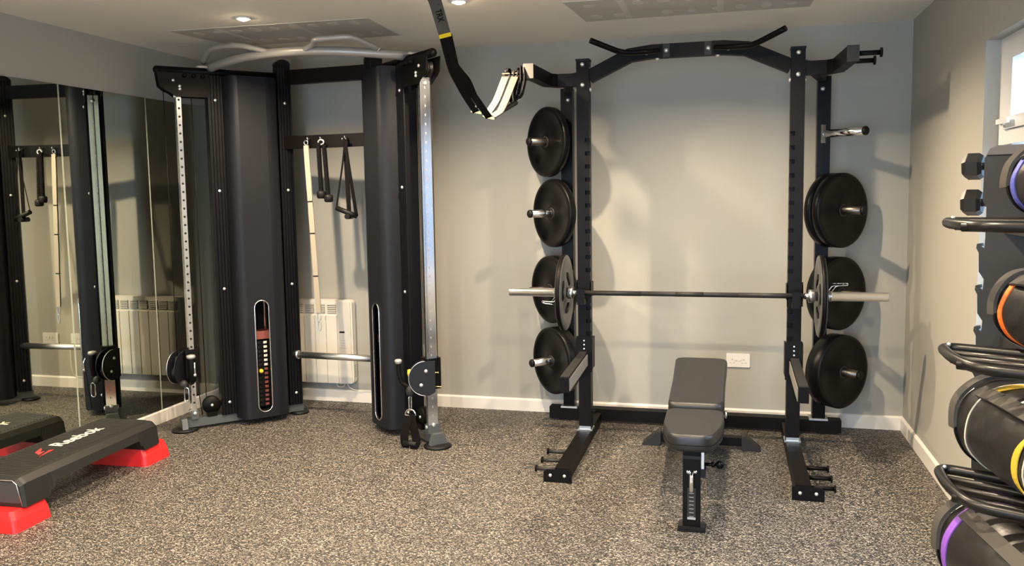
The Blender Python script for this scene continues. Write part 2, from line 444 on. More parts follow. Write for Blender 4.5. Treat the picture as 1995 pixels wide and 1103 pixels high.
# guessed glazed doors behind the camera, added to let daylight in
d1 = bpy.data.objects.new('door_1', None); COL.objects.link(d1); d1['kind'] = 'structure'; WORLD[d1.name] = Matrix.Identity(4)
f = MB(); nleaf = 3; lw = (DX1-DX0)/nleaf
for k in range(nleaf):
    a, b_ = DX0+k*lw+.004, DX0+(k+1)*lw-.004; y0, y1 = YF-.14, YF-.08
    f.box(a, a+.09, y0, y1, .0, DZ1).box(b_-.09, b_, y0, y1, 0, DZ1).box(a+.09, b_-.09, y0, y1, 0, .14).box(a+.09, b_-.09, y0, y1, DZ1-.1, DZ1)
f.build('door_frame', M['upvc'], d1)
for k in range(nleaf):
    a, b_ = DX0+k*lw+.09, DX0+(k+1)*lw-.09
    MB().box(a, b_, YF-.114, YF-.108, .14, DZ1-.1).build('pane', M['glass'], d1)

# ------------------------------------------------------------------ mirrors
for i, (y0, y1) in enumerate(((3.365, 4.108), (4.113, 4.861), (4.866, 5.61))):
    lab = ('frameless wall mirror panel at the left edge of the photo, nearest the camera',
           'frameless wall mirror panel between the two pale joints',
           'frameless wall mirror panel nearest the corner, behind the cable machine')[i]
    t = thing('wall_mirror', lab, 'mirror', (XL, (y0+y1)/2, .09), group='frameless mirror panels on the left wall')
    MB().box(XL+.001, XL+.007, y0+.003, y1-.003, .091, 2.2055).build('mirror_glass', M['mirror'], t)
    MB().box(XL+.001, XL+.0068, y0-.001, y0+.003, .091, 2.2055).box(XL+.001, XL+.0068, y1-.003, y1+.001, .091, 2.2055).build('polished_edge', M['mirror_edge'], t)

# ------------------------------------------------------------------ ceiling lights
def downlight(x, y, lab, first=None):
    t = thing('downlight', lab, 'ceiling light', (x, y, H), group='round recessed ceiling spotlights')
    MB().lathe((x, y, H), (0, 0, -1), [(0, .030), (0, .045), (.004, .045), (.007, .040), (.006, .031), (0, .030)], 28, closed=False).build('bezel', M['upvc'], t)
    MB().lathe((x, y, H), (0, 0, -1), [(.001, .0305), (.007, .027), (.013, .018), (.016, .008), (.017, 0)], 24).build('lens', M['lamp'], t)
    return t
LIGHTS = []
rows = [(4.30, (-2.655, -1.381, -.107)), (2.35, (-2.75, -1.38, -.05)), (.4, (-2.75, -1.38, -.05))]
def spot(x, y, p):
    l = bpy.data.lights.new('downlight_lamp', 'SPOT'); l.energy = p; l.color = (1.0, .80, .57)
    l.spot_size = math.radians(154); l.spot_blend = .75; l.shadow_soft_size = .026
    o = bpy.data.objects.new('downlight_lamp', l); COL.objects.link(o); o.location = (x, y, H-.050)
    return o
names = {(-2.655, 4.30): 'glowing round ceiling spotlight above the left tower of the cable machine',
         (-1.381, 4.30): 'glowing round ceiling spotlight at the top edge, right of the suspension strap'}
for yy, xs in rows:
    for x in xs:
        nm = names.get((x, yy)) or ('round ceiling spotlight above the squat rack' if yy > 4 else None)
        downlight(x, yy, nm or 'round recessed ceiling spotlight over the open floor towards the unseen glazed doors')
        spot(x, yy, 128 if yy > 4 else 114)
#GEOM_BELOW
# ------------------------------------------------------------------ cable machine (two towers at an angle, joined at the back)
cm = thing('cable_machine', 'black dual-tower cable machine with grey pull-up bar standing in the mirrored corner', 'cable machine', (-2.6, 5.05, 0))
def frame(ox, oy, ang, flip):
    c, sn = math.cos(math.radians(ang)), math.sin(math.radians(ang))
    nx, ny = (sn, -c) if flip else (-sn, c)
    return lambda p: V(ox+p[0]*c+p[1]*nx, oy+p[0]*sn+p[1]*ny, p[2])
TL = frame(-3.442, 4.76, 46.9, True)
TR = frame(-1.757, 4.76, 139, False)
def stadium(cs, cz, hw, hh, n=10):
    out = []
    for i in range(n+1):
        a = PI*i/n; out.append((cs+hw*math.cos(a), cz+hh-hw+hw*math.sin(a)))
    for i in range(n+1):
        a = PI+PI*i/n; out.append((cs+hw*math.cos(a), cz-hh+hw+hw*math.sin(a)))
    return out

def tower(T, side, pulley_dir, pulley_flat, TRAIL=None):
    mb = lambda: MB(T)
    # floor beam, end cap, feet
    mb().box(-.05, .74, -.028, .028, .022, .075).build('floor_beam', M['beam'], cm, bevel=.006)
    f = mb().lathe((-.06, 0, 0), (0, 0, 1), [(0, 0), (0, .085), (.012, .085), (.018, .07), (.022, .0)], 28)
    f.build('front_foot', M['rubber'], cm)
    mb().prism([(-.060, .012), (.06, .012), (.035, .085), (-.035, .085)], -.085, -.05, lambda u, v_, a: (a, u, v_)).build('end_cap', M['beam'], cm)
    mb().lathe((.72, 0, 0), (0, 0, 1), [(0, 0), (0, .065), (.012, .065), (.02, .05), (.022, 0)], 28).build('rear_foot', M['rubber'], cm)
    # guide rail; dark discs stand for the shade in its row of holes
    r = MB(TRAIL or T); r.box(-.015, .015, -.032, .032, .075, 2.225).mat(1)
    for k in range(38):
        z = 2.165-.0535*k
        if z < .12: break
        for sgn in (1, -1): r.cyl((0, sgn*.0322, z), (0, sgn*.0302, z), .0075, 10)
        r.mat(2)
        for q in range(3): r.cyl((-.0155, .001, z+.004*(q-1)), (-.0145, .001, z+.004*(q-1)), .0035, 8)
        r.mat(1)
    g = r.build('guide_rail', [M['rail'], M['hole'], M['silver']], cm)
    b_ = mb()
    for z in (2.19, .125): b_.lathe((-.015, 0, z), (-1, 0, 0), [(0, 0), (0, .013), (.006, .013), (.010, .008), (.010, 0)], 16)
    for sg in (-1, 1): b_.lathe((0, sg*.032, .115), (0, sg, 0), [(0, 0), (0, .012), (.012, .012), (.015, .006), (.015, 0)], 14)
    sub(b_.build('bolt', M['bolt']), g)
    # rail foot bracket
    mb().box(-.022, .022, -.04, .04, .075, .13).build('rail_bracket', M['beam'], cm, bevel=.004)
    # ribbed posts (fluted extrusions)
    def post(s0, s1, v0, v1, z0, z1, name, cap=False):
        n = 5; pts = []
        w = (s1-s0)/n
        for i in range(n):
            a = s0+i*w; pts += [(a+w*.10, v1-.007), (a+w*.22, v1), (a+w*.78, v1), (a+w*.90, v1-.007)]
        for i in range(n):
            a = s1-i*w; pts += [(a-w*.10, v0+.007), (a-w*.22, v0), (a-w*.78, v0), (a-w*.90, v0+.007)]
        p = mb().prism(pts, z0, z1, lambda u, v_, a: (u, v_, a))
        if cap:
            q = [(s0+(s1-s0)*(.5-.5*math.cos(PI*i/8)), z1+.035*math.sin(PI*i/8)) for i in range(9)]
            p.prism(q, v0+.005, v1-.005, lambda u, v_, a: (u, a, v_))
        o = p.build(name, M['post'], cm)
        bl = mb()
        for z in (2.17, 1.58, .93, .16):
            bl.lathe(((s0+s1)/2, v1, z), (0, 1, 0), [(0, 0), (0, .0105), (.004, .0105), (.008, .006), (.009, 0)], 14)
        sub(bl.build('bolt', M['bolt']), o)
        return o
    post(.175, .275, -.045, .045, .075, 2.33, 'ribbed_post')
    post(.635, .735, -.045, .045, .075, 2.43, 'ribbed_post', cap=True)
    # weight stack shroud: front skin bulges out, with a stadium window
    prof = [(.272, .030), (.285, .090), (.300, .128), (.322, .147), (.345, .150)]
    profR = [(.525, .150), (.548, .147), (.592, .128), (.615, .090), (.630, .030)]
    Z0, Z1 = .045, 2.325
    wz0, wz1, hw = .085, .845, .047; cs = .438
    sh = mb()
    def strip(P, z0, z1):
        A = [sh.v((a, b2, z0)) for a, b2 in P]; B = [sh.v((a, b2, z1)) for a, b2 in P]
        for i in range(len(P)-1): sh._f([A[i], A[i+1], B[i+1], B[i]], i not in ())
        return A, B
    strip(prof, Z0, Z1); strip(profR, Z0, Z1)
    # flat part with the window cut out: bridge outer rectangle to stadium
    st = stadium(cs, (wz0+wz1)/2, hw, (wz1-wz0)/2, 12)
    inner = [sh.v((a, .150, z)) for a, z in st]
    def outer_pt(a, z):
        # project stadium point to a small rectangle around it
        x0, x1 = prof[-1][0], profR[0][0]
        if z > wz1-hw and a >= cs: t = math.atan2(z-(wz1-hw), a-cs)/(PI/2); return (x1, wz1-hw+(.05+hw)*min(1, 2*t)) if t < .5 else (x1-(x1-cs)*(2*t-1), wz1+.05)
        if z > wz1-hw: t = math.atan2(z-(wz1-hw), cs-a)/(PI/2); return (x0, wz1-hw+(.05+hw)*min(1, 2*t)) if t < .5 else (x0+(cs-x0)*(2*t-1), wz1+.05)
        if a < cs: t = math.atan2(wz0+hw-z, cs-a)/(PI/2); return (x0, wz0+hw-(.03+hw)*min(1, 2*t)) if t < .5 else (x0+(cs-x0)*(2*t-1), wz0-.03)
        t = math.atan2(wz0+hw-z, a-cs)/(PI/2); return (x1, wz0+hw-(.03+hw)*min(1, 2*t)) if t < .5 else (x1-(x1-cs)*(2*t-1), wz0-.03)
    outr = [sh.v((*[outer_pt(a, z)[0]], .150, outer_pt(a, z)[1])) for a, z in st]
    n = len(st)
    for i in range(n):
        j = (i+1) % n; sh._f([inner[i], inner[j], outr[j], outr[i]])
    x0, x1 = prof[-1][0], profR[0][0]
    for za, zb in ((Z0, wz0-.03), (wz1+.05, Z1)):
        sh._f([sh.v((x0, .150, za)), sh.v((x1, .150, za)), sh.v((x1, .150, zb)), sh.v((x0, .150, zb))])
    # window return
    inn2 = [sh.v((a, .138, z)) for a, z in st]
    for i in range(n):
        j = (i+1) % n; sh._f([inner[j], inner[i], inn2[i], inn2[j]])
    # top and bottom lids and flat back cover
    full = prof+profR
    for z in (Z0, Z1): sh._f([sh.v((a, b2, z)) for a, b2 in full])
    so = sh.build('weight_shroud', M['shroud'], cm)
    tr = mb().tube([(a, .1515, z) for a, z in st], .0048, 8, closed=True)
    sub(tr.build('window_trim', M['chrome']), so)
    mb().rprism([(.272, -.05), (.63, -.05), (.63, -.08), (.272, -.08)], .045, 2.325, .02).build('rear_cover', M['shroud'], cm)
    # weight stack
    for k in range(15):
        z = .11+.0305*k
        m_ = M['black']
        p = mb().box(.365, .51, -.035, .095, z, z+.028).build('stack_plate', m_, cm, bevel=.002)
        lb = mb().box(.455, .478, .0952, .0962, z+.006, z+.022)
        sub(lb.build('weight_label', M['whiteprint'] if k > 8 else M['pinkplate']), p)
        hb = mb().cyl((.425, .095, z+.014), (.425, .0965, z+.014), .006, 12)
        sub(hb.build('pin_hole', M['hole']), p)
    mb().box(.35, .525, -.04, .10, .575, .625).build('top_plate', M['pinkplate'], cm, bevel=.004)
    mb().cyl((.425, .09, .36), (.425, .118, .36), .006, 10).sphere((.425, .122, .36), .015).build('selector_pin', M['pinyellow'], cm)
    gr = mb()
    for s_ in (.385, .49): gr.cyl((s_, .03, .09), (s_, .03, 2.2), .010, 12)
    gr.build('guide_rod', M['chrome'], cm)
    mb().cyl((.4375, .03, .62), (.4375, .03, 2.2), .003, 8).build('cable', M['black'], cm)
    # head bracket with hidden pulleys, top tube
    hp = [(-.125, 2.335), (-.115, 2.25), (-.085, 2.225), (-.045, 2.205), (-.02, 2.185), (.19, 2.185), (.19, 2.335)]
    hb = mb()
    for v0, v1 in ((-.047, -.041), (.041, .047)): hb.prism(hp, v0, v1, lambda u, v_, a: (u, a, v_))
    hb.prism(hp[:4]+[(-.09, 2.335)], -.041, .041, lambda u, v_, a: (u, a, v_)) if False else None
    ho = hb.build('head_bracket', M['black'], cm, bevel=.0015)
    bo = mb()
    for s_, z in ((-.03, 2.285), (.008, 2.250), (.008, 2.232)):
        bo.lathe((s_, .047, z), (0, 1, 0), [(0, 0), (0, .0105), (.004, .0105), (.008, .006), (.009, 0)], 14)
        bo.lathe((s_, -.047, z), (0, -1, 0), [(0, 0), (0, .0105), (.004, .0105), (.008, .006), (.009, 0)], 14)
    sub(bo.build('bolt', M['bolt']), ho)
    mb().lathe((-.045, -.018, 2.272), (0, 1, 0), [(0, 0), (0, .045), (.004, .048), (.012, .036), (.024, .036), (.032, .048), (.036, .045), (.036, 0)], 28).build('head_pulley', M['rubber'], cm)
    mb().lathe((.10, -.018, 2.272), (0, 1, 0), [(0, 0), (0, .045), (.004, .048), (.012, .036), (.024, .036), (.032, .048), (.036, .045), (.036, 0)], 28).build('head_pulley', M['rubber'], cm)
    tt = mb(); pts = [(-.115, 0, 2.352), (.66, 0, 2.352)]
    tt.tube(pts, .026, 16); tt.sphere((-.115, 0, 2.352), .026)
    tt.build('top_tube', M['black'], cm)
    ht = mb()
    for s_ in (.04, .095, .15): ht.cyl((s_, .047, 2.318), (s_, .066, 2.318), .013, 12).sphere((s_, .066, 2.318), .013)
    ht.build('storage_hook', M['black'], cm)
    # cables down the rail and the low idler wheel
    mb().cyl((-.085, 0, 2.26), (-.085, 0, .50), .0026, 8).build('cable', M['black'], cm)
    mb().cyl((.085, 0, 2.26), (.085, 0, .15), .0026, 8).build('cable', M['black'], cm)
    id_ = mb().lathe((.115, -.02, .150), (0, 1, 0), [(0, 0), (0, .058), (.006, .060), (.034, .060), (.040, .058), (.040, 0)], 30)
    io = id_.build('idler_pulley', M['black'], cm)
    mb().box(.085, .145, -.03, .03, .075, .105).build('idler_bracket', M['black'], cm, bevel=.003)
    bb = mb().lathe((.115, .02, .15), (0, 1, 0), [(0, 0), (0, .010), (.005, .010), (.008, .005), (.008, 0)], 12)
    sub(bb.build('bolt', M['bolt']), io)

tower(TL, 'left', None, None)
tower(TR, 'right', None, None, frame(-1.757, 4.76, 133.5, False))

# rear links between the towers
pL = TL((.69, 0, 0)); pR = TR((.69, 0, 0))
def link(z, w, h, name, m, ext=.0, bev=.004):
    a = V(pL.x, pL.y, z); b_ = V(pR.x, pR.y, z); return MB().bar(a, b_, w, h).build(name, m, cm, bevel=bev)
link(2.345, .05, .095, 'rear_cross_beam', M['black'])
pts = []
for i in range(13):
    t = i/12; pts.append((pL.x*(1-t)+pR.x*t, (pL.y*(1-t)+pR.y*t)-.03*math.sin(PI*t)-.03, 1.905-.004*math.sin(PI*t)))
hbar = MB().barpath(pts, .012, .088).build('accessory_bar', M['black'], cm, bevel=.002)
MB().cyl((pL.x, pL.y-.02, .43), (pR.x, pR.y-.02, .43), .0235, 20).build('stretcher_bar', M['brushed'], cm)
MB().cyl((pL.x+.03, pL.y-.02, .43), (pL.x+.055, pL.y-.02, .43), .030, 20).build('stretcher_flange', M['brushed'], cm)
# hooks on the accessory bar
HK = []
for x in (-2.735, -2.635, -2.455):
    t = (x-pL.x)/(pR.x-pL.x); y = (pL.y*(1-t)+pR.y*t)-.03*math.sin(PI*t)-.03
    HK.append((x, y))
    hk = MB().tube([(x, y-.004, 1.92), (x, y-.03, 1.918), (x, y-.040, 1.905), (x, y-.046, 1.915), (x, y-.048, 1.93)], .005, 10)
    o = hk.build('accessory_hook', M['chrome']); sub(o, hbar)

# pull-up bar between the two front posts
a = TL((.21, .0, 2.385)); b_ = TR((.21, 0, 2.385))
def arch(t, zup=.030, fwd=.235):
    p = a.lerp(b_, t); k = math.sin(PI*t)
    return V(p.x, p.y-fwd*(k**.85), 2.378+zup*k)
MB().tube([arch(i/28) for i in range(29)], .0275, 18).build('pull_up_bar', M['silver'], cm)
for T in (TL, TR):
    MB(T).rprism([(.12, -.035), (.31, -.035), (.31, .035), (.12, .035)], 2.376, 2.388, .03, 6).build('mounting_plate', M['silver'], cm)
for sgn in (0, 1):
    f = lambda t: arch(1-t if sgn else t)
    p0 = f(.0)+V(0, -.015, .03); q = f(.42)
    sx_ = -1 if sgn else 1
    e0 = f(0.0)
    if sgn == 0:
        path = [e0+V(-.02, -.035, .040), e0+V(.125, -.17, .088), e0+V(.165, -.19, .094), e0+V(.35, -.26, .088), f(.345)+V(-.03, -.05, .045), f(.40)+V(0, -.01, .014), f(.43)]
    else:
        path = [f(.10)+V(0, -.02, .025), f(.14)+V(-.02, -.13, .062), f(.14)+V(-.055, -.18, .070), f(.14)+V(-.26, -.21, .060), f(.36)+V(.02, -.06, .03), f(.42)]
    sm = []
    for i in range(len(path)-1):
        for k in range(6): sm.append(path[i].lerp(path[i+1], k/6))
    sm.append(path[-1])
    for _ in range(3): sm = [sm[0]]+[(sm[i-1]+sm[i]*2+sm[i+1])/4 for i in range(1, len(sm)-1)]+[sm[-1]]
    g = MB().tube(sm, .0165, 14).build('angled_grip', M['silver'], cm)
    sub(MB().sphere(tuple(path[0]), .019).build('grip_end', M['chrome']), g)

# pulley carriages
def carriage(T, e, flatcut, name):
    """sliding block on the rail plus a swivelling half-round pulley housing pointing along e (world)"""
    body = MB(T).rprism([(-.045, -.048), (.045, -.048), (.045, .048), (-.045, .048)], .355, .545, .01).build('carriage_block', M['black'], cm)
    c = T((0, 0, .43)); e = V(*e).normalized(); nrm = e.cross(V(0, 0, 1)).normalized()
    if nrm.dot(V(0, -1, 0)) < 0: nrm = -nrm
    c = c+V(*flatcut)
    pl = []
    R = .100
    for i in range(21):
        a_ = -PI/2+PI*i/20; pl.append((R*math.cos(a_)*1.0+.005, R*math.sin(a_)*1.05))
    pl += [(-.055, R*1.05), (-.055, -R*.85), (-.02, -R*1.05)]
    T2 = lambda u, v_, q: tuple(c+e*u+V(0, 0, v_)+nrm*q)
    h = MB()
    h.prism(pl, .024, .030, T2).prism(pl, -.030, -.024, T2)
    ho = h.build('pulley_housing', M['shroud'], cm, bevel=.001)
    rim = MB().tube([T2(u*1.0, v_, .0285) for u, v_ in pl[:21]], .0025, 6).build('housing_rim', M['brushed']); sub(rim, ho)
    bo = MB()
    for u, v_ in ((.0, .045), (.03, -.040)): bo.lathe(T2(u, v_, .030), nrm, [(0, 0), (0, .0115), (.004, .0115), (.009, .006), (.009, 0)], 14)
    sub(bo.build('bolt', M['bolt']), ho)
    MB().lathe(tuple(c+e*.03-nrm*.016+V(0, 0, -.035)), nrm, [(0, 0), (0, .046), (.004, .050), (.012, .038), (.020, .038), (.028, .050), (.032, .046), (.032, 0)], 26).build('pulley_wheel', M['rubber'], cm)
    MB().lathe(tuple(c+e*.0-nrm*.016+V(0, 0, .045)), nrm, [(0, 0), (0, .036), (.004, .040), (.012, .030), (.020, .030), (.028, .040), (.032, .036), (.032, 0)], 26).build('pulley_wheel', M['rubber'], cm)
    return c, e, nrm
cL, eL, nL = carriage(TL, (.05, -1, 0), (-.055, -.045, -.005), 'left')
cR, eR, nR = carriage(TR, (-.94, -.35, 0), (-.012, -.055, .0), 'right')

def smooth_path(P, k=6, it=2):
    P = [V(*p) for p in P]; sm = []
    for i in range(len(P)-1):
        for j in range(k): sm.append(P[i].lerp(P[i+1], j/k))
    sm.append(P[-1])
    for _ in range(it): sm = [sm[0]]+[(sm[i-1]+sm[i]*2+sm[i+1])/4 for i in range(1, len(sm)-1)]+[sm[-1]]
    return sm
# adjusting handles on the carriages
hR = MB().tube(smooth_path([(-1.945, 4.70, .520), (-1.942, 4.70, .44), (-1.925, 4.705, .385), (-1.86, 4.72, .362), (-1.80, 4.73, .370)]), .014, 14).build('adjusting_handle', M['black'], cm)
sub(MB().lathe((-1.945, 4.70, .51), (0, 0, 1), [(0, 0), (0, .018), (.018, .023), (.026, .018), (.028, 0)], 18).build('handle_cap', M['silver']), hR)
MB().cyl((-1.868, 4.70, .455), (-1.80, 4.725, .455), .007, 10).lathe((-1.872, 4.70, .455-.024), (0, 0, 1), [(0, 0), (.004, .013), (.024, .016), (.044, .013), (.048, 0)], 16).build('release_knob', M['pinyellow'], cm)
hL = MB().tube(smooth_path([(-3.385, 4.68, .500), (-3.380, 4.68, .42), (-3.385, 4.69, .355), (-3.42, 4.72, .330)]), .022, 14).build('adjusting_handle', M['black'], cm)
sub(MB().lathe((-3.385, 4.68, .495), (0, 0, 1), [(0, 0), (0, .024), (.010, .030), (.022, .026), (.028, 0)], 18).build('handle_cap', M['silver']), hL)
MB().tube(smooth_path([(-3.345, 4.66, .475), (-3.338, 4.65, .45), (-3.338, 4.65, .40)]), .006, 8).sphere((-3.338, 4.65, .395), .012).build('release_knob', M['chrome'], cm)
MB().cyl((-3.338, 4.66, .39), (-3.335, 4.70, .12), .0026, 8).build('cable', M['black'], cm)
for (x, y, z) in ((-1.700, 4.70, .465), (-1.690, 4.715, .375)):
    MB().cyl((x-.03, y, z), (x+.008, y, z), .003, 8).sphere((x+.01, y, z), .005).build('clevis_pin', M['gold'], cm)
MB().sphere((-3.43, 4.655, .325), .026, (1, 1, 1.2)).build('cable_stopper', M['gun'], cm)
MB().sphere((-1.862, 4.672, .350), .026, (1, 1, 1.3)).build('cable_stopper', M['gun'], cm)

def carabiner(x, y, z, L, w, name_lab, vis=(1, 0)):
    pts = []
    for i in range(24):
        a_ = 2*PI*i/24
        u = w/2*math.cos(a_); v_ = (L/2-w/2)*(1 if math.sin(a_) > 0 else -1)+w/2*math.sin(a_)
        pts.append((x+u*vis[0], y+u*vis[1], z+v_))
    o = MB().tube(pts, .0042, 8, closed=True).build('carabiner', M['chrome'])
    center_origin(o); return tag(o, name_lab, 'carabiner')
carabiner(-3.405, 4.645, .262, .095, .034, 'empty snap hook hanging from the left pulley carriage')
carabiner(-1.862, 4.668, .275, .090, .022, 'snap hook on the right pulley carriage holding the black strap handle', (.3, 1))

# strap handle hanging from the right carriage
sh_ = thing('strap_handle', 'black nylon strap handle hanging from the right pulley carriage down to the floor', 'cable handle', (-1.862, 4.668, .02))
ring = []
for i in range(21):
    a_ = PI*i/20; ring.append((-1.862+.034*math.cos(a_), 4.668-.004*math.cos(a_), .205+.034*math.sin(a_)))
MB().tube(ring+[(-1.862-.034, 4.672, .200), (-1.862+.034, 4.664, .200)], .005, 8, closed=True).build('d_ring', M['chrome'], sh_)
MB().band(smooth_path([(-1.868, 4.668, .208), (-1.885, 4.662, .16), (-1.902, 4.655, .07), (-1.897, 4.652, .022), (-1.870, 4.650, .012)]), .058, .004, (1, -.25, 0)).build('strap', M['web'], sh_)
MB().band(smooth_path([(-1.856, 4.664, .208), (-1.845, 4.655, .15), (-1.818, 4.645, .06), (-1.826, 4.645, .024), (-1.860, 4.648, .012)]), .058, .004, (1, -.25, 0)).build('strap', M['web'], sh_)
MB().cyl((-1.905, 4.658, .030), (-1.815, 4.640, .030), .017, 14).build('grip_tube', M['rubber'], sh_)

# ---- things hanging on the accessory hooks
hx, hy = HK[0]
st = thing('webbing_strap', 'long cream adjustable strap hanging from the left accessory hook, ending over the heater', 'strap', (hx, hy-.04, .62))
yy = hy-.045
sp = [(hx-.010, yy, 1.885), (hx, yy, 1.60), (hx+.015, yy, 1.22), (hx+.018, yy, .72)]
SEG = [(1.875, 1.505), (1.495, 1.29), (1.28, 1.00), (.99, .745)]
def xat(z): return hx-.012+(1.89-z)/(1.89-.64)*.052
for i, (z0, z1) in enumerate(SEG):
    n = 6; p = [(xat(z0+(z1-z0)*k/n)-.0, yy, z0+(z1-z0)*k/n) for k in range(n+1)]
    MB().band(p, [.034, .036, .037, .037, .037, .036, .034], .012, (1, 0, 0)).build('strap_section', M['tanstick'], st, bevel=.004)
for z in (1.50, 1.285, .995):
    MB().box(xat(z)-.014, xat(z)+.014, yy-.005, yy+.005, z-.010, z+.010).cyl((xat(z)-.019, yy-.004, z), (xat(z)-.019, yy+.004, z), .004, 8).build('link', M['gun'], st)
MB().tube([(hx-.012+.014*math.cos(i*PI/8), yy, 1.893+.014*math.sin(i*PI/8)) for i in range(16)], .004, 8, closed=True).build('top_ring', M['chrome'], st)
MB().tube([(xat(.68)+.012*math.cos(i*PI/8), yy, .715+.032*math.sin(i*PI/8)) for i in range(16)], .0035, 8, closed=True).tube([(xat(.65)+.010*math.cos(i*PI/8), yy, .655+.035*math.sin(i*PI/8)) for i in range(16)], .0035, 8, closed=True).build('end_hook', M['brushed'], st)

hx, hy = HK[1]; yy = hy-.045
rp = thing('triceps_rope', 'short black twisted rope with two rubber ends on the middle accessory hook', 'cable attachment', (hx, yy, 1.5))
def rope(x0, z0, x1, z1, y):
    n = 90; mb = MB()
    for s_ in range(3):
        pts = []
        for i in range(n+1):
            t = i/n; a_ = t*2*PI*9+s_*2*PI/3
            pts.append((x0+(x1-x0)*t+.0075*math.cos(a_), y+.0075*math.sin(a_), z0+(z1-z0)*t))
        mb.tube(pts, .0088, 8)
    return mb
rope(hx-.012, 1.885, hx-.004, 1.565, yy-.006).build('rope', M['web'], rp)
rope(hx+.022, 1.872, hx+.040, 1.540, yy+.006).build('rope', M['web'], rp)
for (x, z, y) in ((hx-.004, 1.545, yy-.006), (hx+.043, 1.520, yy+.006)):
    MB().lathe((x, y, z-.026), (0, 0, 1), [(0, 0), (0, .022), (.008, .030), (.040, .031), (.050, .024), (.054, .014), (.054, 0)], 20).build('rubber_end', M['rubber'], rp)
MB().tube([(hx+.004+.020*math.cos(i*PI/8), yy, 1.893+.016*math.sin(i*PI/8)) for i in range(16)], .0055, 8, closed=True).build('clip', M['bolt'], rp)

hx, hy = HK[2]; yy = hy-.045
d1_ = thing('stirrup_handle', 'black strap handle facing the room, its grip bar tilted, on the right accessory hook', 'cable handle', (hx, yy, 1.4), group='two black strap handles on one hook')
gl_, gr_ = V(hx-.072, yy-.012, 1.455), V(hx+.072, yy-.012, 1.400)
for q, ww in ((gl_, .012), (gr_, .022)):
    MB().band(smooth_path([(hx+.004, yy-.008, 1.905), (hx+.004+(q.x-hx)*.25, yy-.010, 1.76), tuple(q)]), ww, .003, (1, .5, 0)).build('strap', M['web'], d1_)
MB().cyl(tuple(gl_), tuple(gr_), .017, 16).build('grip', M['rubber'], d1_)
for s_ in (-1, 1): 
    MB().sphere((hx+s_*.013, yy-.012, 1.908), .007).build('rivet', M['chrome'], d1_)
d2_ = thing('stirrup_handle', 'black strap handle seen edge-on, hanging straight behind the tilted one', 'cable handle', (hx, yy, 1.38), group='two black strap handles on one hook')
MB().band(smooth_path([(hx, yy+.004, 1.905), (hx+.004, yy+.006, 1.65), (hx+.010, yy+.008, 1.41)]), [.018]*2+[.030]*11, .006, (1, 0, 0)).build('strap', M['web'], d2_)
MB().cyl((hx+.010, yy-.03, 1.398), (hx+.010, yy+.05, 1.398), .018, 16).build('grip', M['rubber'], d2_)
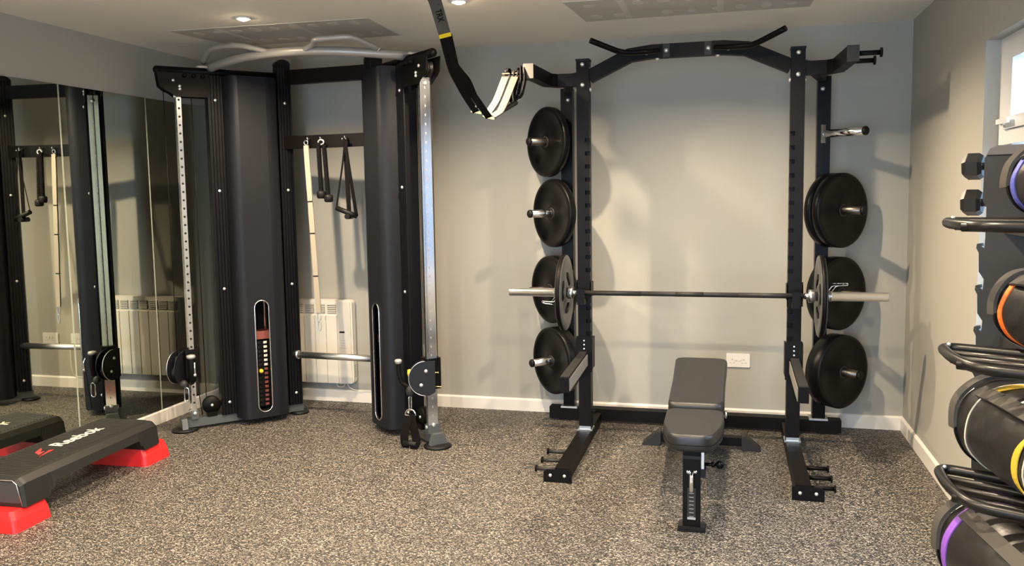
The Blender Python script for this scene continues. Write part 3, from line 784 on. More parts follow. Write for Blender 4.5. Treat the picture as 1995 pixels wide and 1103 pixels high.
# ------------------------------------------------------------------ squat rack
CX = -.243
rk = thing('squat_rack', 'black half rack with plate pegs, pull-up beam and safety arms against the back wall', 'squat rack', (CX, 5.0, 0))
def mx(s, x): return CX+s*x
BOLT = [(0, 0), (0, .013), (.004, .013), (.010, .008), (.012, 0)]
for s in (-1, 1):
    # upright with real notches cut in its inner front corner
    xi, xo = mx(s, .568), mx(s, .643)          # inner / outer face
    y0, y1 = 5.0, 5.078
    u = MB(); zs = [z for z in [.60+.0775*k for k in range(17)] if z < 1.87]
    def bx(xa, xb, ya, yb, za, zb): u.box(min(xa, xb), max(xa, xb), ya, yb, za, zb)
    prev = .075
    for z in zs:
        bx(xi, xo, y0, y1, prev, z-.0125)
        bx(xi+s*.026, xo, y0, y1, z-.0125, z+.0125); bx(xi, xi+s*.026, y0+.03, y1, z-.0125, z+.0125)
        prev = z+.0125
    bx(xi, xo, y0, y1, prev, 2.312)
    up = u.build('upright', M['black'], rk)
    sub(MB().box(min(xi, xo)-.003, max(xi, xo)+.003, y0-.003, y1+.003, 2.306, 2.318).build('end_cap', M['rubber']), up)
    b_ = MB()
    for z in (2.285, 2.165): b_.lathe(((xi+xo)/2, y0, z), (0, -1, 0), BOLT, 16)
    for z in (2.255, 2.14):
        for xx, d in ((xi, -s), (xo, s)): b_.lathe((xx, y0+.035, z), (d, 0, 0), BOLT, 12)
    sub(b_.build('bolt', M['bolt']), up)
    MB().box(min(xi, xo)-.008, max(xi, xo)+.008, y0-.010, y1+.01, .073, .082).box(min(xi, xo)+.002, max(xi, xo)-.002, y0-.004, y0, .082, .10).build('base_plate', M['brushed'], rk)
    # front foot
    xc = mx(s, .606)
    fo = MB().box(xc-.038, xc+.038, 4.255, 5.42, .004, .076).build('foot', M['black'], rk, bevel=.004)
    ex = s*.022
    ft = MB().prism([(xc-.076+ex, .0), (xc+.076+ex, .0), (xc+.076+ex, .055 if s > 0 else .068), (xc+.060+ex, .068), (xc-.060+ex, .068), (xc-.076+ex, .068 if s > 0 else .055)], 4.245, 4.255, lambda a, z, q: (a, q, z)).build('foot_plate', M['black'], rk, bevel=.002)
    bb = MB()
    for dx in (-.038, .038): bb.lathe((xc+ex+dx, 4.245, .038), (0, -1, 0), [(0, 0), (0, .009), (.003, .009), (.006, .005), (.006, 0)], 12)
    sub(bb.build('bolt', M['bolt']), ft)
    for y in (4.32, 4.47, 4.63):
        p = MB().cyl((xc+s*.036, y, .045), (xc+s*.155, y, .045), .011, 14).build('band_peg', M['black'] if s > 0 else M['gun'], rk)
        sub(MB().cyl((xc+s*.150, y, .045), (xc+s*.158, y, .045), .019, 16).build('peg_flange', M['black']), p)
    # rear post and its foot
    rx = mx(s, .790)
    rp_ = MB().box(rx-.038, rx+.038, 5.455, 5.53, .10, 2.205).build('rear_post', M['blackgloss'], rk, bevel=.003)
    sub(MB().lathe((rx-s*.010, 5.455, 2.13), (0, -1, 0), BOLT, 14).build('bolt', M['bolt']), rp_)
    MB().box(rx-.055, rx+.055, 5.445, 5.54, .090, .102).build('post_plate', M['brushed'], rk)
    # side top beam and forward arm
    MB().barpath([(mx(s, .640), 5.045, 2.205), (mx(s, .70), 5.09, 2.205), (mx(s, .79), 5.49, 2.205)], .045, .075).build('side_top_beam', M['black'], rk)
    ar = MB().barpath([(mx(s, .635), 5.040, 2.200), (mx(s, .765), 5.035, 2.200), (mx(s, .812), 4.98, 2.200), (mx(s, .832), 4.57, 2.200)], .055, .075).build('forward_arm', M['black'], rk)
    sub(MB().box(mx(s, .832)-.029, mx(s, .832)+.029, 4.563, 4.569, 2.160, 2.240).build('end_cap', M['capgrey'] if s < 0 else M['gun']), ar)
    for y, z in ((4.62, 2.205), (4.82, 2.195)):
        p = MB().cyl((mx(s, .84), y, z), (mx(s, .97), y, z), .0125, 14).build('arm_peg', M['black'], rk)
        sub(MB().cyl((mx(s, .965), y, z), (mx(s, .975), y, z), .024, 18).build('peg_flange', M['black']), p)
    # plate pegs at 45 degrees
    for z in (1.86, 1.40, .90, .425):
        b0 = V(mx(s, .800), 5.462, z); d = V(s*.70, -.714, 0).normalized()
        metal = M['chrome'] if (s, z) in ((-1, 1.40), (-1, .425), (1, 1.86)) else M['darksteel']
        p = MB().cyl(tuple(b0), tuple(b0+d*.275), .0245, 22).build('plate_peg', metal, rk)
        sub(MB().lathe(tuple(b0+d*.275), d, [(0, 0), (0, .026), (.012, .026), (.018, .020), (.018, 0)], 20).build('peg_cap', M['rubber']), p)
        pw = d.cross(V(0, 0, 1))
        fl = MB().bar(tuple(b0-V(0, 0, .055)), tuple(b0+V(0, 0, .055)), .062, .012, tuple(d))
        sub(fl.build('peg_flange', M['brushed']), p)
    # j hook
    xm = (xi+xo)/2
    jh = MB()
    jh.box(min(xi, xo)-.006, max(xi, xo)+.006, 4.990, 4.999, .865, 1.005)
    jh.box(xi-(.007 if s > 0 else 0), xi+(0 if s > 0 else .007), 4.99, 5.085, .90, .99)
    jh.box(xo-(0 if s > 0 else .007), xo+(.007 if s > 0 else 0), 4.99, 5.085, .90, .99)
    jh.box(xm-.022, xm+.022, 4.885, 4.99, .868, .898).box(xm-.022, xm+.022, 4.875, 4.892, .868, .960)
    jh.build('bar_hook', M['black'], rk, bevel=.002)
    # safety arm
    sa = MB(); ax = xm+s*.003
    sa.bar((ax, 5.0, .525), (ax, 4.36, .500), .052, .080)
    sa.box(min(xi, xo)-.010, max(xi, xo)+.010, 4.988, 5.0, .44, .66).box(min(xi, xo)-.012, min(xi, xo)-.003, 4.99, 5.088, .46, .65).box(max(xi, xo)+.003, max(xi, xo)+.012, 4.99, 5.088, .46, .65)
    so_ = sa.build('safety_arm', M['black'], rk, bevel=.003)
    sub(MB().bar((ax, 4.98, .5665), (ax, 4.37, .5425), .046, .006).build('wear_strip', M['gun']), so_)
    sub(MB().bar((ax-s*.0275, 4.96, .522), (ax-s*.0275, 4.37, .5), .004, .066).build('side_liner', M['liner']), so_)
    bq = MB()
    for z in (.585, .61, .635): bq.cyl((xm, 4.988, z), (xm, 4.984, z), .005, 10)
    sub(bq.build('bolt', M['bolt']), so_)
    # grips on the pull-up beam
    gp = smooth_path([(mx(s, .155), 4.965, 2.335), (mx(s, .23), 4.93, 2.325), (mx(s, .36), 4.90, 2.322), (mx(s, .525), 4.80, 2.385)], 6, 2)
    gg = MB().tube(gp, .0165, 16).build('pull_up_grip', M['blackgloss'], rk)
# rear floor beam
MB().box(mx(-1, .925), mx(1, .925), 5.452, 5.535, .015, .092).build('rear_beam', M['black'], rk, bevel=.004)
for s in (-1, 1): MB().box(mx(s, .64)-.035, mx(s, .64)+.035, 5.40, 5.455, .012, .088).build('beam_joint', M['black'], rk)
# pull-up beam
pb = MB().barpath([(mx(-1, .57), 5.04, 2.215), (mx(-1, .33), 5.035, 2.325), (mx(-1, .20), 5.03, 2.338), (mx(1, .20), 5.03, 2.338), (mx(1, .33), 5.035, 2.325), (mx(1, .57), 5.04, 2.215)], .05, .078).build('pull_up_beam', M['black'], rk, bevel=.003)
b_ = MB()
for dx in (-.118, .118): b_.lathe((CX+dx, 5.005, 2.338), (0, -1, 0), BOLT, 16)
for dx in (-.23, .23): b_.lathe((CX+dx, 5.010, 2.330), (0, -1, 0), BOLT, 16)
for dx in (-.17, .17): b_.lathe((CX+dx, 5.02, 2.299), (0, 0, -1), BOLT, 12)
sub(b_.build('bolt', M['bolt']), pb)
sub(MB().box(CX-.135, CX-.098, 5.0025, 5.0045, 2.300, 2.376).box(CX+.098, CX+.135, 5.0025, 5.0045, 2.300, 2.376).build('joint_plate', M['gun']), pb)

# ------------------------------------------------------------------ weight plates
def disc_profile(R, T, hub=.032, bore=.0255):
    """closed lathe profile of a moulded plate, axis from back face 0 to front face T"""
    return [(0, bore), (0, hub+.02), (.004, hub+.03), (.004, R*.80), (0, R*.86), (0, R-.008), (.006, R), (T-.006, R), (T, R-.008), (T, R*.86), (T-.006, R*.82), (T-.006, hub+.030), (T-.001, hub+.022), (T-.001, bore+.006), (T-.004, bore)]
def plate(o, d, R, T, m, label, group, name='weight_plate', cat='weight plate'):
    t = thing(name, label, cat, o, 0, group)
    b0 = MB().lathe(o, d, disc_profile(R, T), 72, closed=True).build('disc', m, t)
    d = V(*d).normalized()
    MB().lathe(tuple(V(*o)+d*(-.0005)), d, [(0, .0252), (0, .038), (T+.001, .038), (T+.001, .0252)], 28, closed=True).build('hub_ring', M['gun'], t)
    return t
zs = {1: 1.86, 2: 1.40, 3: .90, 4: .425}
def peg(s, k, off):
    b0 = V(mx(s, .800), 5.462, zs[k]); d = V(s*.70, -.714, 0).normalized()
    return tuple(b0+d*off-V(0, 0, .001)), tuple(d)
G1, G2 = 'black rubber plates on the left pegs', 'black rubber plates on the right pegs'
for s, k, off, T, R, lab, g in (
    (-1, 1, .115, .045, .224, 'black rubber weight plate on the top left peg, just under the forward arm', G1),
    (-1, 2, .070, .050, .222, 'black rubber weight plate second from the top on the left, its peg sticking far out', G1),
    (-1, 3, .065, .075, .222, 'black rubber weight plate on the left rear peg behind the barbell sleeve', G1),
    (-1, 4, .040, .095, .222, 'thick black rubber weight plate lowest on the left, above the rack foot', G1),
    (1, 2, .035, .050, .224, 'black rubber weight plate nearer the post of the upper pair on the right', G2),
    (1, 2, .092, .052, .224, 'black rubber weight plate outermost of the upper pair on the right', G2),
    (1, 3, .060, .085, .222, 'black rubber weight plate on the right rear peg behind the barbell sleeve', G2),
    (1, 4, .065, .105, .224, 'very thick black rubber weight plate lowest on the right, near the floor', G2)):
    o, d = peg(s, k, off)
    plate(o, d, R, T, M['plate'], lab, g)

# ------------------------------------------------------------------ barbell
BY, BZ = 4.935, .928
bar_z0, bar_z1 = .936, .931
bar = thing('barbell', 'steel barbell resting on the rack hooks with one plate on each side', 'barbell', (CX, BY, BZ))
MB().cyl((-.90, BY, .934), (.43, BY, .932), .0142, 20).build('shaft', M['gun'], bar)
for s, x0, x1 in ((-1, -.902, -1.298), (1, .430, .845)):
    sl = MB().lathe((x0, BY, .933), (s, 0, 0), [(0, 0), (0, .036), (.012, .037), (.030, .037), (.034, .026), (abs(x1-x0)-.004, .0250), (abs(x1-x0), .022), (abs(x1-x0), 0)], 30).build('sleeve', M['brushed'], bar)
    sub(MB().cyl((x0-s*.02, BY, .933), (x0+s*.001, BY, .933), .018, 18).build('collar', M['chrome']), sl)
kn = MB()
for a, b_ in ((-.86, -.50), (-.30, -.14), (.05, .40)): kn.cyl((a, BY, .933), (b_, BY, .933), .0146, 20)
kn.build('knurling', M['brushed'] if False else M['gun'], bar)
def ring_plate(x, s, lab):
    t = thing('weight_plate', lab, 'weight plate', (x, BY, .933-.226), 0, 'cast plates on the barbell')
    R, T = .227, .032
    MB().lathe((x, BY, .9326), (s, 0, 0), [(0, .0262), (0, .060), (.007, .066), (.007, .150), (.003, .162), (0, .186), (0, R-.006), (.005, R), (T-.005, R), (T, R-.006), (T, .186), (T-.004, .162), (T-.008, .150), (T-.008, .066), (T, .060), (T, .0262)], 72, closed=True).build('disc', M['irongrey'], t)
    rim = MB().lathe((x, BY, .9326), (s, 0, 0), [(.004, R-.001), (.004, R+.0025), (T-.004, R+.0025), (T-.004, R-.001)], 72, closed=True).build('rim', M['black'], t)
    # raised kidney bars on both faces
    k = MB()
    for face, off in ((-1, .0035), (1, T-.0035)):
        for q in range(3):
            a0 = q*2*PI/3+.35
            pts = [(.095*math.cos(a0+i*.12), .095*math.sin(a0+i*.12)) for i in range(9)]
            pts2 = [(.125*math.cos(a0+i*.12), .125*math.sin(a0+i*.12)) for i in range(9)][::-1]
            k.prism(pts+pts2, x+s*off-.003, x+s*off+.003, lambda a, b2, q_: (q_, BY+a, .9326+b2))
    k.build('grip_rib', M['black'], t)
    return t
ring_plate(-.940, -1, 'grey cast weight plate with black rim on the left barbell sleeve')
ring_plate(.478, 1, 'grey cast weight plate with black rim on the right barbell sleeve')
def spring_clip(x, s, tilt, lab):
    t = thing('spring_collar', lab, 'barbell clip', (x, BY, .92), 0, 'steel spring clips on the barbell')
    pts = []
    for i in range(60):
        a_ = 2*PI*3*i/59+tilt; pts.append((x+s*.018*i/59, BY+.0285*math.cos(a_), .933+.0285*math.sin(a_)))
    MB().tube(pts, .0028, 6).build('coil', M['chrome'], t)
    for k, (e, xx) in enumerate(((pts[0], x), (pts[-1], x+s*.018))):
        dirv = V(0, math.cos(tilt+(.25 if k else -.25)), math.sin(tilt+(.25 if k else -.25)))
        c = V(xx, BY, .933)+dirv*.030
        e1 = c+dirv*.030+V(s*.02, 0, 0); e2 = e1+V(s*.060, 0, .004)
        loop = smooth_path([tuple(c), tuple(e1), tuple(e2), tuple(e2+dirv*.012), tuple(e1+dirv*.014)], 5, 1)
        MB().tube(loop, .0028, 8).build('handle', M['chrome'], t)
    return t
spring_clip(-1.000, -1, -1.6, 'steel spring clip hanging below the left barbell sleeve')
spring_clip(.535, 1, 1.45, 'steel spring clip with its handles above the right barbell sleeve')

# ------------------------------------------------------------------ adjustable bench
bn_ = thing('weight_bench', 'black adjustable weight bench with tapered seat pad standing inside the rack', 'weight bench', (-.155, 4.3, 0))
BXc = -.155
def pad(pts, T3, th, name):
    """pts: plan outline (x, l); T3 maps (x, l, h) to world"""
    out = rounded(pts, .055, 5); mb = MB(); n = len(out)
    cxp = sum(p[0] for p in out)/n; cyp = sum(p[1] for p in out)/n
    lv = [(0, .94), (.006, .985), (.014, 1), (th-.018, 1), (th-.006, .975), (th, .93)]
    rings = []
    for h, k in lv:
        rings.append([mb.v(T3(cxp+(x-cxp)*(1-(1-k)*.9), cyp+(y-cyp)*(1-(1-k)*.55), h)) for x, y in out])
    for a, b2 in zip(rings, rings[1:]):
        for i in range(n): mb._f([a[i], a[(i+1)%n], b2[(i+1)%n], b2[i]], True)
    mb._f(rings[0][::-1]); mb._f(rings[-1])
    return mb.build(name, M['vinyl'], bn_)
def Tseat(x, l, h):
    a = math.radians(4); return (BXc+x, 3.635+l*math.cos(a), .474-l*math.sin(a)*.35+h-.075)
sp_ = pad([(-.092, 0), (.092, 0), (.135, .20), (.138, .52), (-.138, .52), (-.135, .20)], Tseat, .075, 'seat_pad')
def Tback(x, l, h):
    a = math.radians(4.4); return (BXc+x, 4.195+l*math.cos(a)-h*math.sin(a), .412+l*math.sin(a)+h*math.cos(a)-.01)
pad([(-.138, 0), (.138, 0), (.140, .45), (.150, .84), (.11, .865), (-.11, .865), (-.150, .84), (-.140, .45)], Tback, .075, 'back_pad')
# piping line round the seat
pi_ = [Tseat(x*1.004, l, .030) for x, l in rounded([(-.092, 0), (.092, 0), (.135, .20), (.138, .52), (-.138, .52), (-.135, .20)], .055, 5)]
sub(MB().tube(pi_, .0022, 6, closed=True).build('piping', M['black']), sp_)
MB().bar((BXc, 3.78, .375), (BXc, 4.12, .352), .07, .02).bar((BXc, 4.22, .385), (BXc, 4.95, .455), .06, .02).build('pad_bracket', M['black'], bn_, bevel=.002)
MB().bar((BXc+.0, 3.775, .022), (BXc, 3.775, .375), .078, .055, (0, 1, 0)).build('front_post', M['black'], bn_, bevel=.004)
fb = MB().box(BXc-.062, BXc+.062, 3.735, 3.83, 0, .010).bar((BXc, 3.735, .012), (BXc, 3.735, .026), .115, .006, (0, 1, 0)).build('front_foot', M['rubber'], bn_, bevel=.002)
sub(MB().box(BXc-.058, BXc+.058, 3.74, 3.82, .0105, .022).build('foot_plate', M['gun'], bevel=.002), fb)
# carry handle, gauge strip
MB().tube(smooth_path([(BXc, 3.750, .270), (BXc, 3.722, .262), (BXc, 3.715, .235), (BXc, 3.722, .195), (BXc, 3.748, .188)]), .009, 12).build('transport_handle', M['chrome'], bn_)
MB().sphere((BXc-.014, 3.745, .275), .011).sphere((BXc+.016, 3.745, .277), .010).build('bolt', M['chrome'], bn_)
gs = MB().box(BXc-.018, BXc+.018, 3.7445, 3.7475, .055, .20).build('gauge_strip', M['gun'], bn_)
g2 = MB()
for k in range(7): g2.box(BXc-.010, BXc+.010, 3.743, 3.7445, .068+.018*k, .070+.018*k)
sub(g2.build('gauge_mark', M['brushed']), gs)
sub(MB().box(BXc-.018, BXc+.018, 3.7425, 3.7445, .056, .066).build('strip_end', M['brushed']), gs)
MB().box(BXc-.039, BXc+.039, 3.742, 3.80, .335, .350).build('post_collar', M['gun'], bn_, bevel=.002)
# side lever and ball knob
MB().bar((BXc+.048, 3.76, .395), (BXc+.048, 3.76, .285), .012, .018, (0, 1, 0)).build('seat_lever', M['brushed'], bn_)
MB().box(BXc+.040, BXc+.062, 3.75, 3.79, .250, .290).build('latch_block', M['rubber'], bn_, bevel=.003)
MB().cyl((BXc+.05, 3.79, .300), (BXc+.115, 3.79, .302), .008, 12).cyl((BXc+.085, 3.79, .301), (BXc+.100, 3.79, .301), .013, 14).sphere((BXc+.122, 3.79, .302), .020).build('ball_knob', M['blackgloss'], bn_)
# main beam to rear foot, ladder and rear cross foot
MB().bar((BXc, 3.80, .30), (BXc, 5.03, .075), .06, .07).build('main_beam', M['black'], bn_, bevel=.004)
MB().bar((BXc, 4.20, .24), (BXc, 4.25, .375), .05, .05, (0, 1, 0)).bar((BXc, 4.62, .165), (BXc, 4.80, .43), .03, .05, (0, 1, 0)).build('adjuster_arch', M['black'], bn_, bevel=.003)
MB().bar((BXc-.255, 5.05, .048), (BXc+.255, 5.05, .048), .06, .05).build('rear_cross_foot', M['black'], bn_, bevel=.004)
for s in (-1, 1):
    MB().prism([(s*.235, .085), (s*.255, .085), (s*.345, .010), (s*.345, .0), (s*.245, .0), (s*.235, .02)], 5.005, 5.095, lambda a, z, q: (BXc+a, q, z)).build('rear_foot_end', M['gun'], bn_, bevel=.002)
MB().lathe((BXc+.138, 4.30, .40), (1, 0, 0), [(0, 0), (0, .018), (.01, .020), (.014, .010), (.014, 0)], 16).cyl((BXc-.13, 4.30, .395), (BXc+.14, 4.30, .395), .008, 10).build('pivot_bolt', M['chrome'], bn_)

# ------------------------------------------------------------------ wall heater
ht = thing('electric_heater', 'cream oil-filled electric wall heater behind the cable machine', 'heater', (-3.045, YB, .15))
hx0, hx1, hy0, hy1, hz0, hz1 = -3.425, -2.665, 5.575, 5.645, .150, .775
o = MB().prism(rounded([(hx0, hz0), (hx1, hz0), (hx1, hz1), (hx0, hz1)], .035, 5), hy0+.012, hy1, lambda a, z, q: (a, q, z)).build('body', M['heater'], ht, bevel=.006)
nf = 7; fx0, fx1 = hx0+.02, hx1-.115; fwid = (fx1-fx0)/nf
for k in range(nf):
    a = fx0+k*fwid
    p = MB().prism([(a+.004, hz0+.006), (a+fwid-.004, hz0+.006), (a+fwid-.004, hz1-.115), (a+.004, hz1-.115)], hy0, hy0+.0125, lambda x, z, q: (x, q, z)).build('fin', M['heater'], ht, bevel=.005)
    gr = MB().box(a+.010, a+fwid-.010, hy0+.008, hy0+.0115, hz1-.098, hz1-.030)
    go = gr.build('grille', M['grille'], ht)
    lv = MB()
    for q in range(5): lv.box(a+.010, a+fwid-.010, hy0+.002, hy0+.010, hz1-.093+.014*q, hz1-.088+.014*q)
    sub(lv.build('louvre', M['heater']), go)
cp = MB().box(hx1-.108, hx1-.010, hy0, hy0+.0125, hz0+.008, hz1-.012).build('control_panel', M['heater'], ht, bevel=.008)
sub(MB().box(hx1-.098, hx1-.058, hy0-.001, hy0+.001, hz1-.243, hz1-.230).build('display', M['hole']), cp)
sub(MB().lathe((hx1-.072, hy0, hz1-.425), (0, -1, 0), [(0, 0), (0, .017), (.008, .015), (.012, .006), (.012, 0)], 20).build('dial', M['trim']), cp)
tk = MB()
for q in range(3): tk.box(hx1-.090, hx1-.056, hy0-.0006, hy0+.0004, hz1-.30-.018*q, hz1-.2985-.018*q)
tk.box(hx1-.095, hx1-.045, hy0-.0006, hy0+.0004, hz1-.355, hz1-.353)
sub(tk.build('panel_mark', M['grille']), cp)
sv = MB()
for q in range(8): sv.box(hx1-.002, hx1+.0006, 5.60, 5.635, .20+.012*q, .206+.012*q)
sv.build('side_vent', M['grille'], ht)
cb = MB().tube(smooth_path([(-2.83, 5.62, .152), (-2.81, 5.615, .120), (-2.77, 5.615, .118), (-2.745, 5.62, .150)]), .0035, 8).tube(smooth_path([(-2.74, 5.62, .152), (-2.72, 5.62, .115), (-2.68, 5.63, .095), (-2.60, 5.6405, .094), (-2.34, 5.6405, .094), (-2.32, 5.6405, .20), (-2.32, 5.645, .36)]), .0035, 8)
cb.build('power_cable', M['heater'], ht)

# ------------------------------------------------------------------ sockets
def socket_(x, z, lab, w=.150):
    t = thing('wall_socket', lab, 'socket', (x, YB, z-.046), group='white double wall sockets')
    MB().prism(rounded([(x-w/2, z-.045), (x+w/2, z-.045), (x+w/2, z+.045), (x-w/2, z+.045)], .006, 3), YB-.010, YB, lambda a, b2, q: (a, q, b2)).build('face_plate', M['socket'], t, bevel=.002)
    hl = MB()
    for dx in (-.037, .037):
        hl.box(x+dx-.003, x+dx+.003, YB-.0108, YB-.0098, z+.001, z+.010)
        for s in (-1, 1): hl.box(x+dx+s*.011-.004, x+dx+s*.011+.004, YB-.0108, YB-.0098, z-.019, z-.014)
    hl.build('pin_slot', M['grille'], t)
    for dx in (-.014, .014): MB().box(x+dx-.008, x+dx+.008, YB-.0135, YB-.010, z+.000, z+.018).build('rocker_switch', M['socket'], t, bevel=.001)
    return t
socket_(.062, .413, 'white double socket on the back wall above the bench')
socket_(-2.12, .404, 'white double socket seen only in the mirror, left of the steel bar')
socket_(-2.40, .404, 'white double socket by the heater cable behind the right tower')

# ------------------------------------------------------------------ aerobic step
stp = thing('step_platform', 'black ribbed aerobic step with cream lettering, raised on two red blocks', 'aerobic step', (-3.43, 3.63, .10))
SX0, SX1, SY0, SY1 = -3.628, -3.212, 3.095, 4.155     # platform plan at its widest
ang = math.radians(3.0)
c0 = V(-3.42, 3.62, 0)
def TS(p):
    x, y, z = p[0]-c0.x, p[1]-c0.y, p[2]
    return V(c0.x+x*math.cos(ang)-y*math.sin(ang), c0.y+x*math.sin(ang)+y*math.cos(ang), z)
ZT, ZB, ZM = .240, .100, .165
mb = MB(TS); secs = []
def ring(y, inset, zt, zb, slope=.040):
    x0, x1 = SX0+inset, SX1-inset
    return [(x0, y, zb), (x0+.012, y, zt-.030), (x0+slope, y, zt-.004), (x0+slope+.02, y, zt), (x1-slope-.02, y, zt), (x1-slope, y, zt-.004), (x1-.012, y, zt-.030), (x1, y, zb)]
ys = [(SY0, .012, ZT-.012, ZB), (SY0+.012, .0, ZT-.003, ZB), (SY0+.03, 0, ZT, ZB), (SY0+.16, 0, ZT, ZB), (SY0+.175, 0, ZT, ZB+.03), (SY0+.19, 0, ZT, ZB+.03), (SY0+.205, 0, ZT, ZM), (SY1-.205, 0, ZT, ZM), (SY1-.19, 0, ZT, ZB+.03), (SY1-.175, 0, ZT, ZB+.03), (SY1-.16, 0, ZT, ZB), (SY1-.05, 0, ZT, ZB), (SY1-.02, .004, ZT-.008, ZB), (SY1, .02, ZT-.035, ZB)]
R_ = [[mb.v(p) for p in ring(*q)] for q in ys]
for a, b2 in zip(R_, R_[1:]):
    for i in range(7): mb._f([a[i], a[i+1], b2[i+1], b2[i]])
    mb._f([a[7], a[0], b2[0], b2[7]])
mb._f(R_[0][::-1]); mb._f(R_[-1])
body = mb.build('platform', M['step'], stp)
# ribs across the deck (running lengthwise in rows) : raised slats
rb = MB(TS); nr = 44
for k in range(nr):
    y = SY0+.05+(SY1-SY0-.10)*k/(nr-1)
    rb.hexa([(SX0+.065, y-.006, ZT-.001), (SX1-.065, y-.006, ZT-.001), (SX1-.065, y+.006, ZT-.001), (SX0+.065, y+.006, ZT-.001),
             (SX0+.067, y-.004, ZT+.003), (SX1-.067, y-.004, ZT+.003), (SX1-.067, y+.004, ZT+.003), (SX0+.067, y+.004, ZT+.003)])
deck = rb.build('ribbed_deck', M['step'], stp)
pe = MB(TS).prism(rounded([(SX0+.055, .118), (SX1-.018, .118), (SX1-.045, ZT-.022), (SX0+.06, ZT-.022)], .02, 4), SY0-.0015, SY0+.003, lambda a, z, q: (a, q, z)).build('end_panel', M['stepend'], stp)
sub(MB(TS).tube([(SX0+.05, SY0-.001, ZT-.014), (SX1-.062, SY0-.001, ZT-.014), (SX1-.040, SY0-.001, ZT-.030), (SX1-.014, SY0-.001, .105)], .0022, 6).build('edge_bead', M['brushed']), pe)
Rz = Matrix.Rotation(ang, 4, 'Z')
up_ = V(-1, 0, 0); rt = V(0, 1, 0)
tm = Matrix.Translation(c0) @ Rz @ Matrix.Translation(-c0) @ basis((-3.436, 3.735, ZT+.0032), rt, up_, (0, 0, 1))
text_mesh('lettering', 'Reebok', .112, .0006, M['whiteprint'], tm, stp, bold=.0015)
lg = MB(TS)
lx, ly, zz = -3.434, 3.465, ZT+.0032
lg.prism([(lx+.052, ly-.075), (lx+.040, ly+.045), (lx+.020, ly+.030), (lx+.036, ly-.012)], zz-.0006, zz+.0008, lambda a, b2, q: (a, b2, q))
lg.prism([(lx+.030, ly-.050), (lx+.010, ly+.012), (lx-.006, ly-.004), (lx-.020, ly+.030), (lx-.048, ly+.055), (lx-.020, ly-.020)], zz-.0006, zz+.0008, lambda a, b2, q: (a, b2, q))
lg.build('delta_mark', M['redprint'], stp)
def riser(y0, y1, lab):
    x0, x1 = SX0-.006, SX1+.008
    m1 = MB(TS)
    n = [(x0, y0), (x1, y0), (x1, y1), (x0, y1)]
    bt = rounded(n, .03, 4); tp = rounded([(x0+.035, y0+.012), (x1-.028, y0+.012), (x1-.028, y1-.012), (x0+.035, y1-.012)], .03, 4)
    A = [m1.v((x, y, .0)) for x, y in bt]; B = [m1.v((x, y, .058)) for x, y in [((a[0]*.6+b2[0]*.4), (a[1]*.6+b2[1]*.4)) for a, b2 in zip(bt, tp)]]
    Cc = [m1.v((x, y, .098)) for x, y in tp]
    for P_, Q_ in ((A, B), (B, Cc)):
        for i in range(len(P_)): m1._f([P_[i], P_[(i+1) % len(P_)], Q_[(i+1) % len(P_)], Q_[i]])
    m1._f(A[::-1]); m1._f(Cc)
    t = thing('step_riser', lab, 'step block', (-3.42, (y0+y1)/2, 0), 0, 'red step blocks')
    m1.build('block', M['red'], t, bevel=.003)
    lip = MB(TS)
    lip.box(x0+.05, x1-.045, y0+.02, y0+.035, .098, .100).box(x0+.05, x1-.045, y1-.035, y1-.02, .098, .100)
    lip.build('locating_lip', M['red'], t)
    return t
riser(SY0-.075, SY0+.165, 'red plastic block under the near end of the black step')
riser(SY1-.165, SY1+.075, 'red plastic block under the far end of the black step, by the skirting')

# ------------------------------------------------------------------ suspension trainer slung between ceiling and rack arm
tx = thing('suspension_trainer', 'black suspension strap with yellow tab and cream loops, slung from ceiling to rack arm', 'suspension strap', (-1.05, 2.5, H))
anchor = V(-1.045, 2.52, H)
MB().lathe(tuple(anchor), (0, 0, -1), [(0, 0), (0, .045), (.006, .045), (.008, 0)], 24).tube([(anchor.x+.02*math.cos(i*PI/8), anchor.y, H-.028+.022*math.sin(i*PI/8)) for i in range(16)], .005, 8, closed=True).build('ceiling_anchor', M['gun'], tx)
P0, P1, P2 = V(-1.045, 2.52, H-.05), V(-1.125, 3.20, 2.290), V(-1.150, 3.42, 2.155)
sdv = (.93, .0, .37)
MB().band(smooth_path([tuple(P0), tuple(P1), tuple(P2)], 8, 1), .030, .006, sdv).build('main_strap', M['web'], tx)
lab_a, lab_b = P0.lerp(P1, .62), P1.lerp(P2, .70)
MB().band(smooth_path([tuple(lab_a), tuple(P1), tuple(lab_b)], 6, 1), .050, .010, sdv).build('label_sleeve', M['taupe'], tx)
dd = (P2-P1).normalized(); sd = V(*sdv); sd = (sd-dd*sd.dot(dd)).normalized(); nn = sd.cross(dd).normalized()
if nn.dot(V(0, -1, 0)) < 0: nn = -nn
MB().band([tuple(lab_b), tuple(lab_b+dd*.022)], .050, .012, sdv).build('yellow_tab', M['yellow'], tx)
# "TRX" running down the sleeve and short code bars above
cpt = lab_b-dd*.105+nn*.0056
text_mesh('sleeve_lettering', 'TRX', .036, .0003, M['black'], basis(cpt, dd, nn.cross(dd), nn), tx, bold=.0006)
cb_ = MB()
for k in range(5):
    q = lab_b-dd*(.165+.011*k)+nn*.0055
    cb_.bar(tuple(q-sd*.013), tuple(q+sd*.013), .004, .0006, tuple(nn))
cb_.build('sleeve_bars', M['black'], tx)
